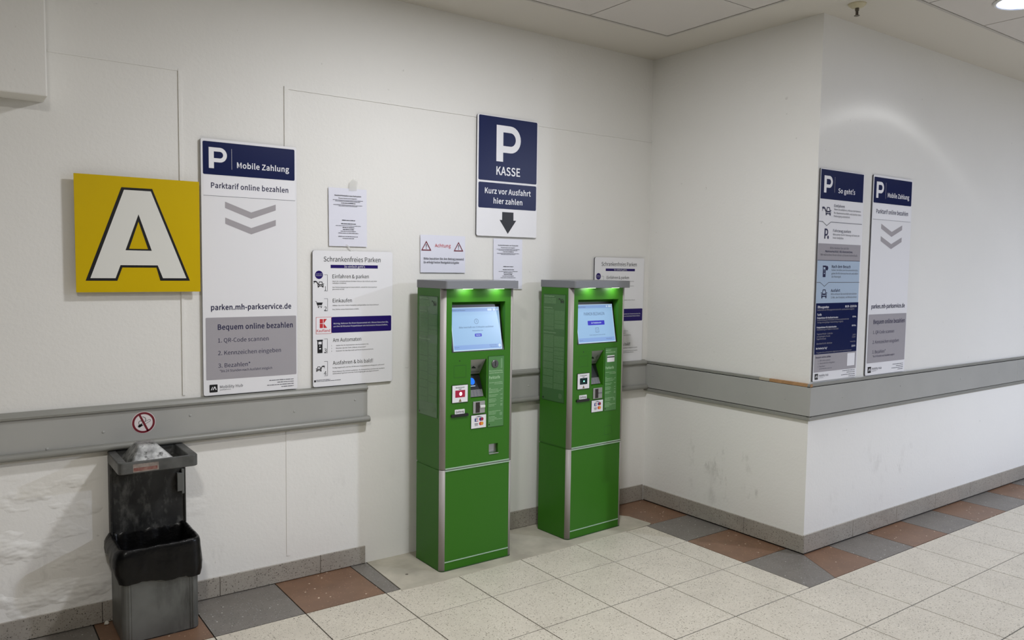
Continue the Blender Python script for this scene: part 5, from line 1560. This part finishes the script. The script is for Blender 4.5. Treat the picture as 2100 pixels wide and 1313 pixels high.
bx0, bx1, by0, by1 = -0.118, 0.092, -0.268, -0.022
tx0, tx1, ty0, ty1 = -0.066, 0.006, -0.190, -0.110
k.add([(bx0, by0, 0.742), (bx1, by0, 0.742), (bx1, by1, 0.742), (bx0, by1, 0.742), (tx0, ty0, 0.832), (tx1, ty0, 0.832), (tx1, ty1, 0.832), (tx0, ty1, 0.832)],
      [(4, 5, 6, 7), (0, 1, 5, 4), (1, 2, 6, 5), (2, 3, 7, 6), (3, 0, 4, 7), (3, 2, 1, 0)])
o = k.build('hood', M_ASH, at, bevel=0.006)
pr = Print(0.0, lambda u, v, w: (u, ay0-w, v))
pr.rect('sticker', mat('sticker_faded', (150, 140, 132), 0.6, var=(30, (110, 100, 94), 0.9)), -0.105, 0.738, -0.005, 0.772, 0)
pr.rect('sticker', mat('sticker_faded_red', (112, 52, 48), 0.6, var=(40, (140, 110, 100), 0.9)), -0.103, 0.742, -0.010, 0.756, 1)
pr.build(at)

# liner bag folded over the rim (its own thing: it lifts out)
def bag():
    t = thing('bin_liner', 'black plastic bag folded over the rim of the waste bin', 'bin bag', (-3.212, -0.012, 0.0))
    k = MB()
    N = 120
    rnd = random.Random(3)
    base = []
    # walk evenly round a rounded rectangle
    pts = rrect(X0, -0.278, X1, -0.003, 0.03, 8)
    L = [0.0]
    for a, b in zip(pts, pts[1:]+pts[:1]):
        L.append(L[-1]+math.dist(a, b))
    for i in range(N):
        s = L[-1]*i/N
        j = max(q for q in range(len(pts)) if L[q] <= s)
        a, b = pts[j], pts[(j+1) % len(pts)]
        f = (s-L[j])/(L[j+1]-L[j]) if L[j+1] > L[j] else 0
        base.append((a[0]+(b[0]-a[0])*f, a[1]+(b[1]-a[1])*f))
    cx, cy = 0.0, -0.14
    rings = []
    def off(p, d, z):
        v = Vector((p[0]-cx, p[1]-cy))
        nx = max(-1, min(1, (p[0]-cx)/0.155)); ny = max(-1, min(1, (p[1]-cy)/0.138))
        w = Vector((nx**5, ny**5)); w = w.normalized() if w.length > 1e-6 else Vector((0, 0))
        return (p[0]+w.x*d, p[1]+w.y*d, z)
    ph = [rnd.uniform(0, 6.28) for _ in range(6)]
    def wr(i, lv):
        a = 2*pi*i/N
        return (0.5*sin(9*a+ph[0]+lv*0.5)+0.35*sin(17*a+ph[1]-lv*0.8)+0.25*sin(31*a+ph[2]+lv*1.1))
    levels = [(-0.035, 0.26), (-0.022, 0.33), (-0.012, 0.385), (-0.006, 0.405), (0.002, 0.4115), (0.010, 0.407), (0.013, 0.395), (0.014, 0.37), (0.016, 0.34), (0.019, 0.31), (0.018, 0.285), (0.012, 0.262)]
    for lv, (d, z) in enumerate(levels):
        row = []
        for i in range(N):
            p = base[i]
            left = max(0.0, -p[0]/0.155-0.6)/0.4
            front = max(0.0, (-0.14-p[1])/0.138)
            dd, z2 = d, z
            if lv > 5:
                q = (lv-5)/6
                dd += 0.016*left*sin(min(1.0, q*1.15)*pi) + 0.0035*wr(i, lv)*min(1, q*2)
                low = 0.250 + 0.020*max(0, min(1, (0.02-p[0])/0.12)) - 0.008*(p[0] > 0.1)
                low -= 0.012*max(0, min(1, (-p[0]-0.08)/0.05))*front
                low += 0.055*left*(1-min(1, front*1.2))
                z2 = 0.395 + (low-0.395)*((0.395-z)/(0.395-0.262))
                z2 += 0.003*wr(i, 3)*q
            else:
                dd += 0.0035*wr(i, lv)*(1 if lv < 3 else 0.35)
                if 2 <= lv <= 5:
                    back = max(0.0, (p[1]+0.06)/0.057)
                    z2 += 0.010*back*(0.6+0.4*sin(11*p[0]*10)) + 0.0015*wr(i, 1)
            pt = off(p, dd, z2)
            if pt[1] > 0.006:
                pt = (pt[0], 0.006, pt[2])
            row.append(pt)
        rings.append(row)
    for row in rings:
        k.v += row
    for j in range(len(rings)-1):
        for i in range(N):
            k.f.append((j*N+i, j*N+(i+1) % N, (j+1)*N+(i+1) % N, (j+1)*N+i)); k.mi.append(0)
    k.f.append(tuple(range(N))); k.mi.append(0)
    o = k.build('bag', M_BAG, t, smooth=True)
    return t
bag()

# crumb of litter by the bin
k = MB()
rnd = random.Random(2)
k.lathe([(0.006, 0.0), (0.010, 0.004), (0.009, 0.010), (0.004, 0.015)], (0, 0, 0), 9)
k.v = [(x*rnd.uniform(0.8, 1.3), y*rnd.uniform(0.8, 1.2), z*rnd.uniform(0.9, 1.1) if z > 0.001 else 0.0) for x, y, z in k.v]
o = k.build('paper_scrap', mat('scrap_white', (208, 204, 192), 0.7), None)
o.location = (-3.388, -0.028, 0.0)
tag(o, 'small white crumpled scrap on the floor left of the waste bin', 'litter')

# ------------------------------------------------------------------ ceiling fittings
t = thing('downlight', 'round recessed ceiling lamp at the top right, lit', 'ceiling lamp', (0.62, -2.025, H))
k = MB()
prof = [(0.150, 0.0), (0.150, -0.004), (0.142, -0.010), (0.134, -0.008), (0.132, -0.001)]
k.lathe(prof, (0, 0, 0), 48)
k.build('trim_ring', M_RING, t, smooth=False)
k = MB(); k.lathe([(0.131, -0.0005), (0.131, -0.004), (0.10, -0.006), (0.02, -0.007)], (0, 0, 0), 48)
k.build('lens', M_LAMP, t)

t = thing('sprinkler', 'small ceiling sprinkler head with a cream dish near the wall corner', 'sprinkler', (0.002, -1.462, H))
k = MB(); k.lathe([(0.046, 0.0), (0.044, -0.006), (0.030, -0.018), (0.014, -0.022)], (0, 0, 0), 28)
k.build('dish', M_CREAM, t, smooth=False)
k = MB(); k.lathe([(0.010, -0.02), (0.010, -0.036), (0.0065, -0.038)], (0, 0, 0), 14)
k.box((-0.0105, -0.002, -0.060), (-0.0075, 0.002, -0.034)); k.box((0.0075, -0.002, -0.060), (0.0105, 0.002, -0.034))
k.build('frame', M_BRASS, t)
k = MB(); k.lathe([(0.0022, -0.036), (0.0022, -0.058)], (0, 0, 0), 10)
k.build('glass_bulb', mat('bulb_dark', (60, 30, 24), 0.2), t)
k = MB(); k.lathe([(0.014, -0.060), (0.014, -0.0625)], (0, 0, 0), 18)
k.build('deflector', M_BRASS, t)
